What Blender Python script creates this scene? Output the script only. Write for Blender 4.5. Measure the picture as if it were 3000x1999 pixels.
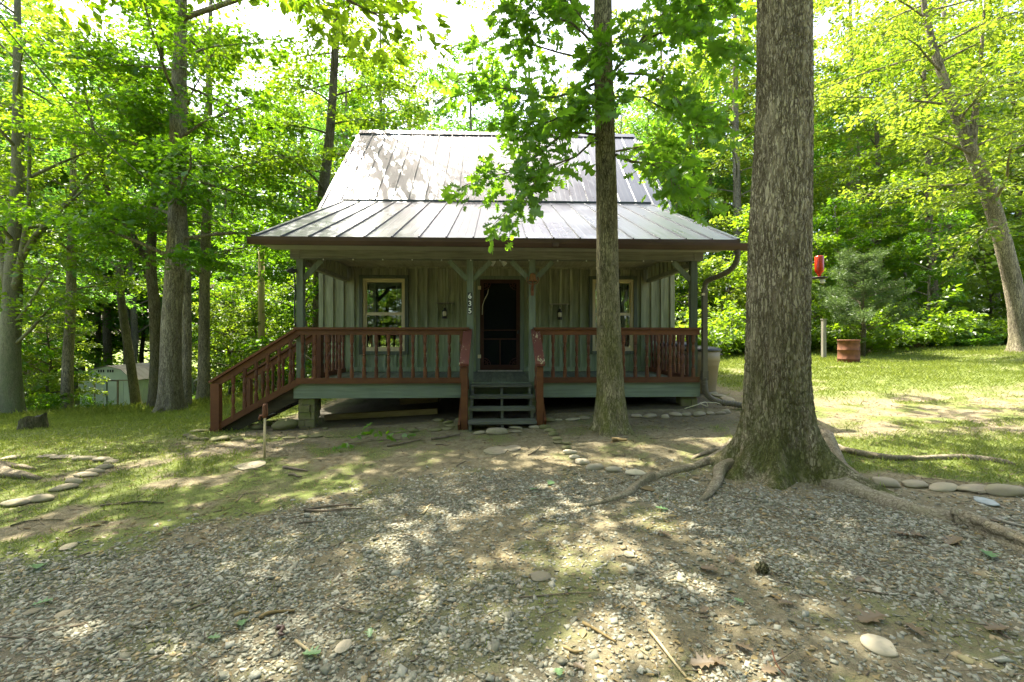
import bpy, bmesh, math, random
import numpy as np
from mathutils import Vector, Matrix

for _o in list(bpy.data.objects):
    bpy.data.objects.remove(_o)
SC = bpy.context.scene
COL = SC.collection
R = math.radians
PI = math.pi

# ------------------------------------------------------------------ camera
CAMZ = 1.5
YAW = R(1.93)
FPX = 1333.0            # focal length in photograph pixels (3000 wide) = 16 mm lens
HOR = 985.0             # horizon row
cam_d = bpy.data.cameras.new('camera')
cam_d.lens = 16.0
cam_d.sensor_width = 36.0
cam_d.shift_y = (HOR - 999.5) / 3000.0
cam_d.clip_start = 0.05
cam_d.clip_end = 2000
cam = bpy.data.objects.new('camera', cam_d)
COL.objects.link(cam)
cam.location = (0, 0, CAMZ)
cam.rotation_euler = (R(90), 0, -YAW)
SC.camera = cam

# ------------------------------------------------------------------ light
SUN = Vector((-0.27, 0.42, 1.0)).normalized()     # towards the sun
elev = math.asin(SUN.z)
world = bpy.data.worlds.new('World')
SC.world = world
world.use_nodes = True
wn = world.node_tree
wn.nodes.clear()
sky = wn.nodes.new('ShaderNodeTexSky')
sky.sky_type = 'NISHITA'
sky.sun_disc = False
sky.sun_elevation = elev
sky.sun_rotation = math.atan2(SUN.x, SUN.y)
sky.air_density = 0.8
sky.dust_density = 4.5
sky.ozone_density = 0.3
bg = wn.nodes.new('ShaderNodeBackground')
bg.inputs['Strength'].default_value = 0.15
wo = wn.nodes.new('ShaderNodeOutputWorld')
wn.links.new(sky.outputs[0], bg.inputs[0])
wn.links.new(bg.outputs[0], wo.inputs[0])
sun_d = bpy.data.lights.new('sun', 'SUN')
sun_d.energy = 4.0
sun_d.angle = R(0.53)
sun_d.color = (1.0, 0.94, 0.81)
sun = bpy.data.objects.new('sun', sun_d)
COL.objects.link(sun)
sun.rotation_euler = (-SUN).to_track_quat('-Z', 'Y').to_euler()
SC.view_settings.view_transform = 'Standard'
SC.view_settings.look = 'None'
SC.view_settings.exposure = 2.48
SC.view_settings.gamma = 1.0
SC.view_settings.use_curve_mapping = False
SC.render.engine = 'CYCLES'
SC.cycles.use_denoising = True
SC.cycles.max_bounces = 6
SC.cycles.diffuse_bounces = 3
SC.cycles.glossy_bounces = 3
SC.cycles.transmission_bounces = 5
SC.cycles.transparent_max_bounces = 6
SC.cycles.sample_clamp_indirect = 8.0

# ------------------------------------------------------------------ helpers: view geometry
def ray(px, py):
    a = math.atan((px - 1500.0) / FPX) + YAW
    # camera space (x right, y up, forward 1), rotated by yaw
    cx = (px - 1500.0) / FPX
    cz = -(py - HOR) / FPX
    c, s = math.cos(YAW), math.sin(YAW)
    return Vector((cx * c + s, c - cx * s, cz))

def P(px, py, Y):
    "point of the place seen at that pixel, at distance Y in front of the viewpoint"
    d = ray(px, py)
    return Vector((0, 0, CAMZ)) + d * (Y / d.y)

# ------------------------------------------------------------------ terrain
CTRL = np.array([
    (-3.4, 7.9, -1.565), (-0.5, 7.0, -1.43), (0.5, 7.0, -1.38), (3.4, 7.9, -1.22), (-4.75, 7.9, -1.61),
    (0, 2, -1.5), (-3, 2, -1.55), (3, 2, -1.42), (2.9, 4.4, -1.37), (5.2, 4.5, -1.33), (-4.8, 4.5, -1.6),
    (0, 4.5, -1.47), (-9, 12.5, -2.06), (-9.3, 9, -1.82), (-20, 24, -3.62), (-13.4, 13, -2.2), (14, 14, -0.72),
    (5, 10, -1.12), (16.2, 13.5, -0.5), (2.9, 8.8, -1.19), (0, 14, -1.35), (0, 20, -1.5), (0, 40, -1.4),
    (30, 40, -0.2), (-30, 50, -4.5), (-8.5, 18, -2.15), (8, 14, -0.82), (9, 20, -0.7), (18, 22, -0.45),
    (0, -10, -1.5), (-20, -10, -1.9), (20, -10, -1.2), (-60, 60, -5.0), (60, 60, 0.2), (-60, -60, -3), (60, -60, -1),
    (-25, 10, -3.0), (-14, 17, -2.8), (-11.5, 14.5, -2.3), (-17, 20.5, -3.3), (30, 10, -0.4), (-6, 3, -1.62), (7, 7, -1.2)])
def _ker(r2): return np.sqrt(r2 + 2.0)
_n = len(CTRL)
_A = np.ones((_n + 1, _n + 1)); _A[_n, _n] = 0
_dx = CTRL[:, None, 0] - CTRL[None, :, 0]; _dy = CTRL[:, None, 1] - CTRL[None, :, 1]
_A[:_n, :_n] = _ker(_dx**2 + _dy**2) + np.eye(_n) * 0.02
_W = np.linalg.solve(_A, np.append(CTRL[:, 2], 0))

def _hash(ix, iy, seed):
    h = (ix.astype(np.int64) * 374761393 + iy.astype(np.int64) * 668265263 + seed * 1442695041) & 0xFFFFFFFF
    h = ((h ^ (h >> 13)) * 1274126177) & 0xFFFFFFFF
    return ((h ^ (h >> 16)) & 0xFFFF) / 65535.0
def vn(x, y, seed=0):
    x = np.asarray(x, float); y = np.asarray(y, float)
    ix = np.floor(x); iy = np.floor(y); fx = x - ix; fy = y - iy
    fx = fx * fx * (3 - 2 * fx); fy = fy * fy * (3 - 2 * fy)
    a = _hash(ix, iy, seed); b = _hash(ix + 1, iy, seed); c = _hash(ix, iy + 1, seed); d = _hash(ix + 1, iy + 1, seed)
    return (a * (1 - fx) + b * fx) * (1 - fy) + (c * (1 - fx) + d * fx) * fy
def fbm(x, y, seed=0, o=3):
    t = 0; a = 0.5; k = 1
    for i in range(o):
        t = t + a * vn(np.asarray(x) * k, np.asarray(y) * k, seed + i * 17); a *= .5; k *= 2.1
    return t / (1 - .5**o)
def sst(a, b, x):
    t = np.clip((x - a) / (b - a), 0, 1); return t * t * (3 - 2 * t)

def ground(x, y):
    x = np.asarray(x, float); y = np.asarray(y, float)
    xc = np.clip(x, -60, 60); yc = np.clip(y, -60, 60)
    shp = xc.shape
    xf = xc.ravel(); yf = yc.ravel()
    z = np.full(xf.shape, _W[_n])
    for i in range(_n):
        z = z + _W[i] * _ker((xf - CTRL[i, 0])**2 + (yf - CTRL[i, 1])**2)
    z = z.reshape(shp) + CAMZ
    z = z + (fbm(x * .9, y * .9, 5) - .5) * 0.07 + (fbm(x * 4, y * 4, 9, 2) - .5) * 0.022
    return z
def gz(x, y): return float(ground(np.array([x]), np.array([y]))[0])
def hit(px, py):
    d = ray(px, py); k = 1.0 / d.y
    t = np.concatenate([np.arange(1.2, 12, .02), np.arange(12, 60, .1)])
    X = d.x * k * t; Z = CAMZ + d.z * k * t
    g = ground(X, t)
    idx = np.argmax(Z < g)
    return Vector((X[idx], t[idx], g[idx]))

# ------------------------------------------------------------------ helpers: objects and meshes
WLOC = {}
def link(o, parent=None):
    COL.objects.link(o)
    if parent is not None: o.parent = parent
    return o
def tag(o, label=None, cat=None, group=None, kind=None):
    if label: o['label'] = label
    if cat: o['category'] = cat
    if group: o['group'] = group
    if kind: o['kind'] = kind
    return o
def thing(name, label, cat, loc=(0, 0, 0), group=None, rz=0):
    o = bpy.data.objects.new(name, None)
    o.empty_display_size = 0.2
    link(o); o.location = loc; o.rotation_euler = (0, 0, rz)
    WLOC[o.name] = Vector(loc)
    return tag(o, label, cat, group)
def wloc(o): return WLOC.get(o.name, Vector((0, 0, 0)))
def node_part(name, parent):
    "an Empty part that carries sub-parts"
    o = bpy.data.objects.new(name, None); o.empty_display_size = 0.1
    link(o, parent); WLOC[o.name] = wloc(parent).copy()
    return o

class MB:
    def __init__(s): s.v = []; s.f = []
    def add(s, vs, fs):
        k = len(s.v); s.v.extend([tuple(v) for v in vs]); s.f.extend([tuple(i + k for i in f) for f in fs]); return s
    def box(s, x0, x1, y0, y1, z0, z1):
        vs = [(x0, y0, z0), (x1, y0, z0), (x1, y1, z0), (x0, y1, z0), (x0, y0, z1), (x1, y0, z1), (x1, y1, z1), (x0, y1, z1)]
        return s.add(vs, [(0, 3, 2, 1), (4, 5, 6, 7), (0, 1, 5, 4), (1, 2, 6, 5), (2, 3, 7, 6), (3, 0, 4, 7)])
    def bar(s, a, b, w, h, up=(0, 0, 1)):
        "box of section w (sideways) x h (along up) from a to b"
        a = Vector(a); b = Vector(b); d = (b - a).normalized(); u = Vector(up)
        sd = d.cross(u)
        if sd.length < 1e-4: sd = d.cross(Vector((1, 0, 0)))
        sd.normalize(); u = sd.cross(d).normalized()
        vs = []
        for p in (a, b):
            for (i, j) in ((-1, -1), (1, -1), (1, 1), (-1, 1)):
                vs.append(p + sd * (i * w / 2) + u * (j * h / 2))
        return s.add(vs, [(0, 3, 2, 1), (4, 5, 6, 7), (0, 1, 5, 4), (1, 2, 6, 5), (2, 3, 7, 6), (3, 0, 4, 7)])
    def slab(s, quad, t):
        "quad of four points thickened by t against its normal"
        q = [Vector(p) for p in quad]; n = (q[1] - q[0]).cross(q[3] - q[0]).normalized() * t
        vs = q + [p - n for p in q]
        return s.add(vs, [(0, 1, 2, 3), (7, 6, 5, 4), (0, 4, 5, 1), (1, 5, 6, 2), (2, 6, 7, 3), (3, 7, 4, 0)])
    def poly(s, pts, vec):
        "prism: polygon pts swept along vec"
        n = len(pts); v = Vector(vec)
        vs = [Vector(p) for p in pts] + [Vector(p) + v for p in pts]
        fs = [tuple(range(n))[::-1], tuple(range(n, 2 * n))] + [(i, (i + 1) % n, n + (i + 1) % n, n + i) for i in range(n)]
        return s.add(vs, fs)
    def tube(s, path, rad, seg=8, cap=True, mod=None):
        path = [Vector(p) for p in path]; n = len(path); ref = None; vs = []
        if not hasattr(rad, '__len__'): rad = [rad] * n
        for i in range(n):
            t = (path[min(i + 1, n - 1)] - path[max(i - 1, 0)]).normalized()
            if ref is None:
                ref = t.cross(Vector((0, 0, 1)) if abs(t.z) < .9 else Vector((1, 0, 0))).normalized()
            ref = (ref - t * ref.dot(t)).normalized(); b = t.cross(ref)
            for k in range(seg):
                a = 2 * PI * k / seg; r = rad[i] * (mod(i, a) if mod else 1)
                vs.append(path[i] + ref * (math.cos(a) * r) + b * (math.sin(a) * r))
        fs = []
        for i in range(n - 1):
            for k in range(seg):
                fs.append((i * seg + k, i * seg + (k + 1) % seg, (i + 1) * seg + (k + 1) % seg, (i + 1) * seg + k))
        if cap: fs += [tuple(range(seg))[::-1], tuple(range((n - 1) * seg, n * seg))]
        return s.add(vs, fs)
    def lathe(s, prof, seg=12, c=(0, 0, 0)):
        "profile of (radius, z) round a vertical axis at c"
        return s.tube_rings([(Vector(c) + Vector((0, 0, z)), r) for r, z in prof], seg)
    def tube_rings(s, rings, seg):
        vs = []; n = len(rings)
        for p, r in rings:
            for k in range(seg):
                a = 2 * PI * (k + .5) / seg; vs.append((p.x + r * math.cos(a), p.y + r * math.sin(a), p.z))
        fs = [(i * seg + k, i * seg + (k + 1) % seg, (i + 1) * seg + (k + 1) % seg, (i + 1) * seg + k) for i in range(n - 1) for k in range(seg)]
        fs += [tuple(range(seg))[::-1], tuple(range((n - 1) * seg, n * seg))]
        return s.add(vs, fs)
    def mesh(s, name, off=(0, 0, 0), smooth=False):
        m = bpy.data.meshes.new(name); o = Vector(off)
        m.from_pydata([(v[0] - o.x, v[1] - o.y, v[2] - o.z) for v in s.v], [], s.f)
        if smooth: m.polygons.foreach_set('use_smooth', [True] * len(m.polygons))
        m.update(); return m
    def build(s, name, mat, parent=None, smooth=False, at=None):
        "vertices in world coordinates; the object's origin is the parent's (or 'at')"
        if parent is not None: off = wloc(parent)
        else: off = Vector(at) if at is not None else Vector((0, 0, 0))
        m = s.mesh(name, off, smooth); m.materials.append(mat)
        o = bpy.data.objects.new(name, m); link(o, parent)
        if parent is None: o.location = off
        WLOC[o.name] = off.copy()
        return o
def place(name, mesh, loc, parent=None, rot=(0, 0, 0), scale=(1, 1, 1)):
    "another object that shares the mesh; loc in world coordinates"
    o = bpy.data.objects.new(name, mesh); link(o, parent)
    o.location = Vector(loc) - (wloc(parent) if parent is not None else Vector((0, 0, 0)))
    o.rotation_euler = rot; o.scale = scale
    WLOC[o.name] = Vector(loc)
    return o
def copy_tree(o, parent=None):
    c = o.copy(); link(c)
    c.parent = parent
    for ch in list(o.children): copy_tree(ch, c)
    return c
def np_mesh(name, V, F, mat, smooth=False):
    V = np.ascontiguousarray(V, dtype=np.float32); F = np.ascontiguousarray(F, dtype=np.int32)
    m = bpy.data.meshes.new(name); k = F.shape[1]
    m.vertices.add(len(V)); m.vertices.foreach_set('co', V.ravel())
    m.loops.add(F.size); m.loops.foreach_set('vertex_index', F.ravel())
    m.polygons.add(len(F)); m.polygons.foreach_set('loop_start', np.arange(0, F.size, k, dtype=np.int32))
    if smooth: m.polygons.foreach_set('use_smooth', np.ones(len(F), dtype=bool))
    m.materials.append(mat); m.update(calc_edges=True)
    return m

# ------------------------------------------------------------------ helpers: materials
def nd(nt, t, ins=None, **props):
    n = nt.nodes.new(t)
    for k, v in props.items(): setattr(n, k, v)
    for k, v in (ins or {}).items():
        s = n.inputs[k]
        if isinstance(v, bpy.types.NodeSocket): nt.links.new(v, s)
        else: s.default_value = v
    return n
def c4(c): return (c[0], c[1], c[2], 1.0)
def ramp(nt, fac, stops, interp='LINEAR'):
    n = nt.nodes.new('ShaderNodeValToRGB'); n.color_ramp.interpolation = interp
    e = n.color_ramp.elements
    while len(e) < len(stops): e.new(.5)
    for i, (p, c) in enumerate(stops):
        e[i].position = p; e[i].color = c4(c) if hasattr(c, '__len__') else (c, c, c, 1)
    nt.links.new(fac, n.inputs[0]); return n.outputs[0]
def mixc(nt, f, a, b, mode='MIX'):
    n = nt.nodes.new('ShaderNodeMix'); n.data_type = 'RGBA'; n.blend_type = mode
    for i, v in ((0, f), (6, a), (7, b)):
        if isinstance(v, bpy.types.NodeSocket): nt.links.new(v, n.inputs[i])
        else: n.inputs[i].default_value = (c4(v) if hasattr(v, '__len__') else v)
    return n.outputs[2]
def math_(nt, op, a, b=None, clamp=False):
    n = nt.nodes.new('ShaderNodeMath'); n.operation = op; n.use_clamp = clamp
    for i, v in ((0, a), (1, b)):
        if v is None: continue
        if isinstance(v, bpy.types.NodeSocket): nt.links.new(v, n.inputs[i])
        else: n.inputs[i].default_value = v
    return n.outputs[0]
def newmat(name):
    m = bpy.data.materials.new(name); m.use_nodes = True; nt = m.node_tree
    return m, nt, nt.nodes['Principled BSDF']
def coords(nt, scale, per_object=True, rot=(0, 0, 0)):
    g = nd(nt, 'ShaderNodeNewGeometry')
    v = g.outputs['Position']
    if per_object:
        oi = nd(nt, 'ShaderNodeObjectInfo')
        sh = math_(nt, 'MULTIPLY', oi.outputs['Random'], 37.0)
        v = nd(nt, 'ShaderNodeVectorMath', {0: v, 1: sh}, operation='ADD').outputs[0]
    return nd(nt, 'ShaderNodeMapping', {'Vector': v, 'Scale': scale, 'Rotation': rot}).outputs[0]
def noise(nt, vec, scale=1, detail=4, rough=.55, dist=0):
    return nd(nt, 'ShaderNodeTexNoise', {'Vector': vec, 'Scale': scale, 'Detail': detail, 'Roughness': rough, 'Distortion': dist}).outputs['Fac']
def bump(nt, b, h, strength=.4, dist=.01):
    n = nd(nt, 'ShaderNodeBump', {'Height': h, 'Strength': strength, 'Distance': dist})
    nt.links.new(n.outputs[0], b.inputs['Normal'])
def setc(nt, b, c):
    if isinstance(c, bpy.types.NodeSocket): nt.links.new(c, b.inputs['Base Color'])
    else: b.inputs['Base Color'].default_value = c4(c)

def mat_plain(name, c, rough=.6, metal=0, var=.25, sc=6, bmp=.15, spec=.4):
    m, nt, b = newmat(name); v = coords(nt, (sc, sc, sc))
    n1 = noise(nt, v, 1, 5)
    setc(nt, b, ramp(nt, n1, [(.25, [x * (1 - var) for x in c]), (.75, [min(1, x * (1 + var)) for x in c])]))
    b.inputs['Roughness'].default_value = rough; b.inputs['Metallic'].default_value = metal
    b.inputs['Specular IOR Level'].default_value = spec
    if bmp: bump(nt, b, noise(nt, v, 6, 4), bmp, .004)
    return m
def mat_wood(name, dark, mid, light, scale=(26, 26, 1.6), rough=.85, green=None, bmp=.5, spec=.2):
    "weathered or painted boards; the grain runs along the axis with the small scale"
    m, nt, b = newmat(name); v = coords(nt, scale)
    n1 = noise(nt, v, 1, 6, .62, .4)
    n2 = noise(nt, coords(nt, (2.2, 2.2, 1.1)), 1, 3)
    c = ramp(nt, n1, [(.25, dark), (.5, mid), (.78, light)])
    oi = nd(nt, 'ShaderNodeObjectInfo')
    tone = math_(nt, 'ADD', math_(nt, 'MULTIPLY', oi.outputs['Random'], .45), .72)
    c = mixc(nt, 1.0, c, nd(nt, 'ShaderNodeCombineColor', {0: tone, 1: tone, 2: tone}).outputs[0], 'MULTIPLY')
    c = mixc(nt, math_(nt, 'MULTIPLY', ramp(nt, n2, [(.35, 0), (.7, 1)]), .45), c, dark)
    if green:
        g = nd(nt, 'ShaderNodeNewGeometry'); z = nd(nt, 'ShaderNodeSeparateXYZ', {0: g.outputs['Position']}).outputs[2]
        gcol, z0, z1 = green
        f = nd(nt, 'ShaderNodeMapRange', {0: math_(nt, 'ADD', z, math_(nt, 'MULTIPLY', n2, .9)), 1: z0, 2: z1, 3: 1.0, 4: 0.0}).outputs[0]
        c = mixc(nt, math_(nt, 'MULTIPLY', f, .8), c, mixc(nt, n1, [x * .6 for x in gcol], [x * 1.35 for x in gcol]))
    setc(nt, b, c); b.inputs['Roughness'].default_value = rough
    b.inputs['Specular IOR Level'].default_value = spec
    bump(nt, b, n1, bmp, .006)
    return m
def mat_bark(name, furrow, plate, pale, sc=(9, 9, 2.2), moss=None, bmp=.9, dist=.03, blotch=.5):
    m, nt, b = newmat(name); v0 = coords(nt, sc, False)
    w = nd(nt, 'ShaderNodeTexNoise', {'Vector': v0, 'Scale': 1.4, 'Detail': 3.0})
    v = nd(nt, 'ShaderNodeVectorMath', {0: v0, 1: nd(nt, 'ShaderNodeVectorMath', {0: w.outputs['Color'], 1: (.9, .9, .9)}, operation='MULTIPLY').outputs[0]}, operation='ADD').outputs[0]
    vo = nd(nt, 'ShaderNodeTexVoronoi', {'Vector': v, 'Scale': 1.6}, feature='DISTANCE_TO_EDGE').outputs['Distance']
    n1 = noise(nt, v, 3.5, 6, .65)
    rid = noise(nt, nd(nt, 'ShaderNodeMapping', {'Vector': v0, 'Scale': (1.0, 1.0, .45)}).outputs[0], 1.3, 4, .6)
    rid = ramp(nt, math_(nt, 'ABSOLUTE', math_(nt, 'SUBTRACT', rid, .5)), [(.0, .1), (.055, 1)])
    dep = noise(nt, v0, .55, 3)
    crack = math_(nt, 'MULTIPLY', ramp(nt, vo, [(.0, .25), (.10, 1)]), rid)
    crack = math_(nt, 'MAXIMUM', crack, ramp(nt, dep, [(.45, 0), (.7, .75)]))
    col = mixc(nt, n1, plate, pale)
    n2 = noise(nt, coords(nt, (1.6, 1.6, .8), True), 1, 4)
    col = mixc(nt, math_(nt, 'MULTIPLY', ramp(nt, n2, [(.42, 0), (.66, 1)]), blotch), col, [x * .75 for x in furrow])
    col = mixc(nt, crack, furrow, col)
    if moss:
        mc, z0, z1, amt = moss
        oi = nd(nt, 'ShaderNodeTexCoord').outputs['Object']
        z = nd(nt, 'ShaderNodeSeparateXYZ', {0: oi}).outputs[2]
        n3 = noise(nt, coords(nt, (5, 5, 2.5), True), 1, 5, .7)
        f = nd(nt, 'ShaderNodeMapRange', {0: math_(nt, 'ADD', z, math_(nt, 'MULTIPLY', math_(nt, 'SUBTRACT', n3, .5), 3.2)), 1: z0, 2: z1, 3: amt, 4: 0.0}).outputs[0]
        col = mixc(nt, math_(nt, 'MULTIPLY', f, ramp(nt, n3, [(.4, .15), (.58, 1)])), col, mixc(nt, n1, [x * .5 for x in mc], [x * 1.5 for x in mc]))
    setc(nt, b, col); b.inputs['Roughness'].default_value = .95; b.inputs['Specular IOR Level'].default_value = .15
    h = math_(nt, 'ADD', math_(nt, 'MULTIPLY', crack, .8), math_(nt, 'MULTIPLY', n1, .5))
    bump(nt, b, h, bmp, dist)
    return m
def mat_leaf(name, dark, light, trans, tamt=.5):
    m, nt, b = newmat(name); nt.nodes.remove(b)
    g = nd(nt, 'ShaderNodeNewGeometry')
    n = noise(nt, coords(nt, (.55, .55, .8), False), 1, 2)
    f = math_(nt, 'ADD', math_(nt, 'MULTIPLY', g.outputs['Random Per Island'], .6), math_(nt, 'MULTIPLY', n, .5), True)
    col = mixc(nt, f, dark, light)
    tc = mixc(nt, f, [x * .75 for x in trans], [min(1, x * 1.25) for x in trans])
    d = nd(nt, 'ShaderNodeBsdfDiffuse', {'Color': col})
    t = nd(nt, 'ShaderNodeBsdfTranslucent', {'Color': tc})
    mx = nd(nt, 'ShaderNodeMixShader', {0: tamt, 1: d.outputs[0], 2: t.outputs[0]})
    gl = nd(nt, 'ShaderNodeBsdfGlossy', {'Color': (1, 1, 1, 1), 'Roughness': .42})
    m2 = nd(nt, 'ShaderNodeMixShader', {0: .03, 1: mx.outputs[0], 2: gl.outputs[0]})
    out = nt.nodes['Material Output']; nt.links.new(m2.outputs[0], out.inputs[0])
    return m

MAT = {}
MAT['wall'] = mat_wood('weathered_wall_boards', (.11, .10, .06), (.31, .295, .195), (.47, .455, .325), green=((.23, .295, .175), .8, 3.9))
MAT['ceil'] = mat_wood('porch_ceiling_boards', (.22, .19, .13), (.40, .36, .26), (.52, .48, .36), scale=(26, 1.6, 26))
MAT['beam'] = mat_wood('grey_beam', (.12, .115, .09), (.24, .235, .19), (.35, .34, .28), scale=(1.6, 26, 26))
MAT['green'] = mat_wood('green_paint_upright', (.10, .12, .085), (.155, .178, .13), (.22, .245, .185), rough=.65, bmp=.25)
MAT['greenh'] = mat_wood('green_paint_board', (.11, .135, .095), (.165, .20, .14), (.225, .26, .19), scale=(1.4, 24, 24), rough=.65, bmp=.3)
MAT['deck'] = mat_wood('deck_boards', (.065, .075, .05), (.125, .14, .095), (.21, .225, .16), scale=(24, 1.6, 24), rough=.7)
MAT['tread'] = mat_wood('tread_boards', (.06, .06, .045), (.115, .12, .09), (.19, .195, .155), scale=(1.5, 24, 24), rough=.7)
MAT['red'] = mat_wood('dark_red_paint', (.075, .024, .008), (.115, .040, .012), (.16, .058, .02), scale=(3, 8, 8), rough=.55, bmp=.15, spec=.35)
MAT['doorred'] = mat_wood('dark_door_paint', (.035, .012, .008), (.055, .018, .011), (.08, .028, .017), scale=(3, 8, 8), rough=.55, bmp=.15)
MAT['cream'] = mat_plain('cream_vinyl', (.52, .44, .26), .5, var=.1)
MAT['darktrim'] = mat_wood('dark_window_trim', (.065, .075, .05), (.11, .125, .09), (.16, .175, .13))
MAT['gutter'] = mat_plain('brown_gutter', (.065, .036, .027), .4, .0, .3, 2, .05)
MAT['pipe'] = mat_plain('brown_corrugated_pipe', (.10, .085, .055), .5, 0, .25, 3, .1)
MAT['soffit'] = mat_plain('grey_soffit', (.36, .35, .30), .6, 0, .1, 3, .05)
MAT['black'] = mat_plain('black_metal', (.02, .02, .02), .5, .2)
MAT['white'] = mat_plain('white_enamel', (.75, .74, .68), .5, var=.05)
MAT['rust'] = mat_plain('rusty_steel', (.15, .058, .026), .8, .1, .45, 9, .4)
MAT['bell'] = mat_plain('rusty_bell', (.22, .10, .03), .6, .4, .35, 20, .3)
MAT['binbody'] = mat_plain('tan_plastic', (.25, .20, .12), .55, 0, .08, 3, .05)
MAT['binlid'] = mat_plain('dark_plastic', (.03, .032, .035), .45, 0, .2, 3, .05)
MAT['conc'] = mat_plain('concrete', (.20, .19, .16), .9, 0, .3, 4, .4)
MAT['pole'] = mat_wood('pole_wood', (.30, .235, .12), (.44, .35, .19), (.54, .45, .27), scale=(20, 20, .8))
MAT['darkwood'] = mat_wood('dark_stringer_wood', (.02, .017, .01), (.045, .038, .02), (.08, .068, .035), scale=(2, 14, 14))  # plank grain in a much darker tone, for the side stair stringers
MAT['plank'] = mat_wood('old_plank', (.12, .085, .035), (.20, .145, .06), (.28, .21, .10), scale=(2, 14, 14))
MAT['post'] = mat_wood('grey_post', (.16, .14, .10), (.28, .26, .20), (.40, .37, .29))
MAT['lamp'] = mat_plain('lantern_glass', (.55, .50, .33), .2, 0, .1, 5, 0)
MAT['cable'] = mat_plain('cable_sheath', (.10, .10, .09), .7)
MAT['cord'] = mat_plain('pale_cord', (.55, .50, .36), .8)

def _roof():
    m, nt, b = newmat('standing_seam_metal'); v = coords(nt, (1.2, .5, 1.2))
    n1 = noise(nt, v, 1, 5, .6); n2 = noise(nt, coords(nt, (24, 1.2, 1.2)), 1, 4)
    c = ramp(nt, n1, [(.3, (.028, .037, .048)), (.7, (.045, .056, .070))])
    c = mixc(nt, math_(nt, 'MULTIPLY', ramp(nt, n2, [(.5, 0), (.75, 1)]), .3), c, (.025, .025, .025))
    setc(nt, b, c); b.inputs['Metallic'].default_value = 0.0; b.inputs['Specular IOR Level'].default_value = .32
    nt.links.new(ramp(nt, n1, [(.3, .25), (.7, .34)]), b.inputs['Roughness'])
    bump(nt, b, n1, .08, .01)
    return m
MAT['roof'] = _roof()
def _peel():
    m, nt, b = newmat('peeling_red_paint')
    n1 = noise(nt, coords(nt, (30, 9, 14)), 1, 6, .7); n2 = noise(nt, coords(nt, (5, 3, 3)), 1, 3)
    f = ramp(nt, math_(nt, 'MULTIPLY', n1, math_(nt, 'ADD', n2, .5)), [(.60, 0), (.64, 1)])
    setc(nt, b, mixc(nt, f, (.15, .045, .034), (.50, .42, .25))); b.inputs['Roughness'].default_value = .6
    bump(nt, b, f, .5, .003); return m
MAT['peel'] = _peel()
def _screen():
    m, nt, b = newmat('insect_screen'); nt.nodes.remove(b)
    d = nd(nt, 'ShaderNodeBsdfDiffuse', {'Color': (.012, .014, .012, 1)})
    t = nd(nt, 'ShaderNodeBsdfTransparent', {'Color': (1, 1, 1, 1)})
    mx = nd(nt, 'ShaderNodeMixShader', {0: .72, 1: t.outputs[0], 2: d.outputs[0]})
    nt.links.new(mx.outputs[0], nt.nodes['Material Output'].inputs[0]); return m
MAT['screen'] = _screen()
def _glass():
    m, nt, b = newmat('window_glass'); nt.nodes.remove(b)
    gl = nd(nt, 'ShaderNodeBsdfGlossy', {'Color': (.95, 1, .97, 1), 'Roughness': .015})
    t = nd(nt, 'ShaderNodeBsdfTransparent', {'Color': (.85, .9, .86, 1)})
    lw = nd(nt, 'ShaderNodeLayerWeight', {'Blend': .35})
    f = math_(nt, 'ADD', math_(nt, 'MULTIPLY', lw.outputs['Fresnel'], .6), .16, True)
    mx = nd(nt, 'ShaderNodeMixShader', {0: f, 1: t.outputs[0], 2: gl.outputs[0]})
    nt.links.new(mx.outputs[0], nt.nodes['Material Output'].inputs[0]); return m
MAT['glass'] = _glass()
def _sheer():
    m, nt, b = newmat('curtain_cloth'); nt.nodes.remove(b)
    d = nd(nt, 'ShaderNodeBsdfDiffuse', {'Color': (.62, .64, .55, 1)}); t = nd(nt, 'ShaderNodeBsdfTranslucent', {'Color': (.6, .6, .5, 1)})
    mx = nd(nt, 'ShaderNodeMixShader', {0: .4, 1: d.outputs[0], 2: t.outputs[0]})
    nt.links.new(mx.outputs[0], nt.nodes['Material Output'].inputs[0]); return m
MAT['curtain'] = _sheer()
def _stone(name, a, b_, moss, amt):
    m, nt, b = newmat(name)
    n1 = noise(nt, coords(nt, (5, 5, 5)), 1, 5, .6); n2 = noise(nt, coords(nt, (18, 18, 18)), 1, 4)
    oi = nd(nt, 'ShaderNodeObjectInfo')
    c = mixc(nt, n1, a, b_); tone = math_(nt, 'ADD', math_(nt, 'MULTIPLY', oi.outputs['Random'], .5), .7)
    c = mixc(nt, 1.0, c, nd(nt, 'ShaderNodeCombineColor', {0: tone, 1: tone, 2: tone}).outputs[0], 'MULTIPLY')
    c = mixc(nt, math_(nt, 'MULTIPLY', ramp(nt, n1, [(.45, 0), (.65, 1)]), amt), c, moss)
    c = mixc(nt, math_(nt, 'MULTIPLY', ramp(nt, n2, [(.55, 0), (.75, 1)]), .35), c, [x * .5 for x in a])
    setc(nt, b, c); b.inputs['Roughness'].default_value = .85; b.inputs['Specular IOR Level'].default_value = .25
    bump(nt, b, n2, .35, .01); return m
MAT['stone'] = _stone('river_stone', (.20, .165, .105), (.33, .285, .20), (.14, .15, .05), .35)
MAT['pale'] = _stone('pale_stone', (.34, .29, .19), (.46, .41, .30), (.22, .20, .10), .25)
MAT['mossy'] = _stone('mossy_stone', (.13, .115, .055), (.22, .195, .10), (.085, .105, .018), .8)
MAT['slate'] = _stone('slate_chip', (.22, .25, .24), (.34, .37, .36), (.2, .2, .15), .2)
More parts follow.
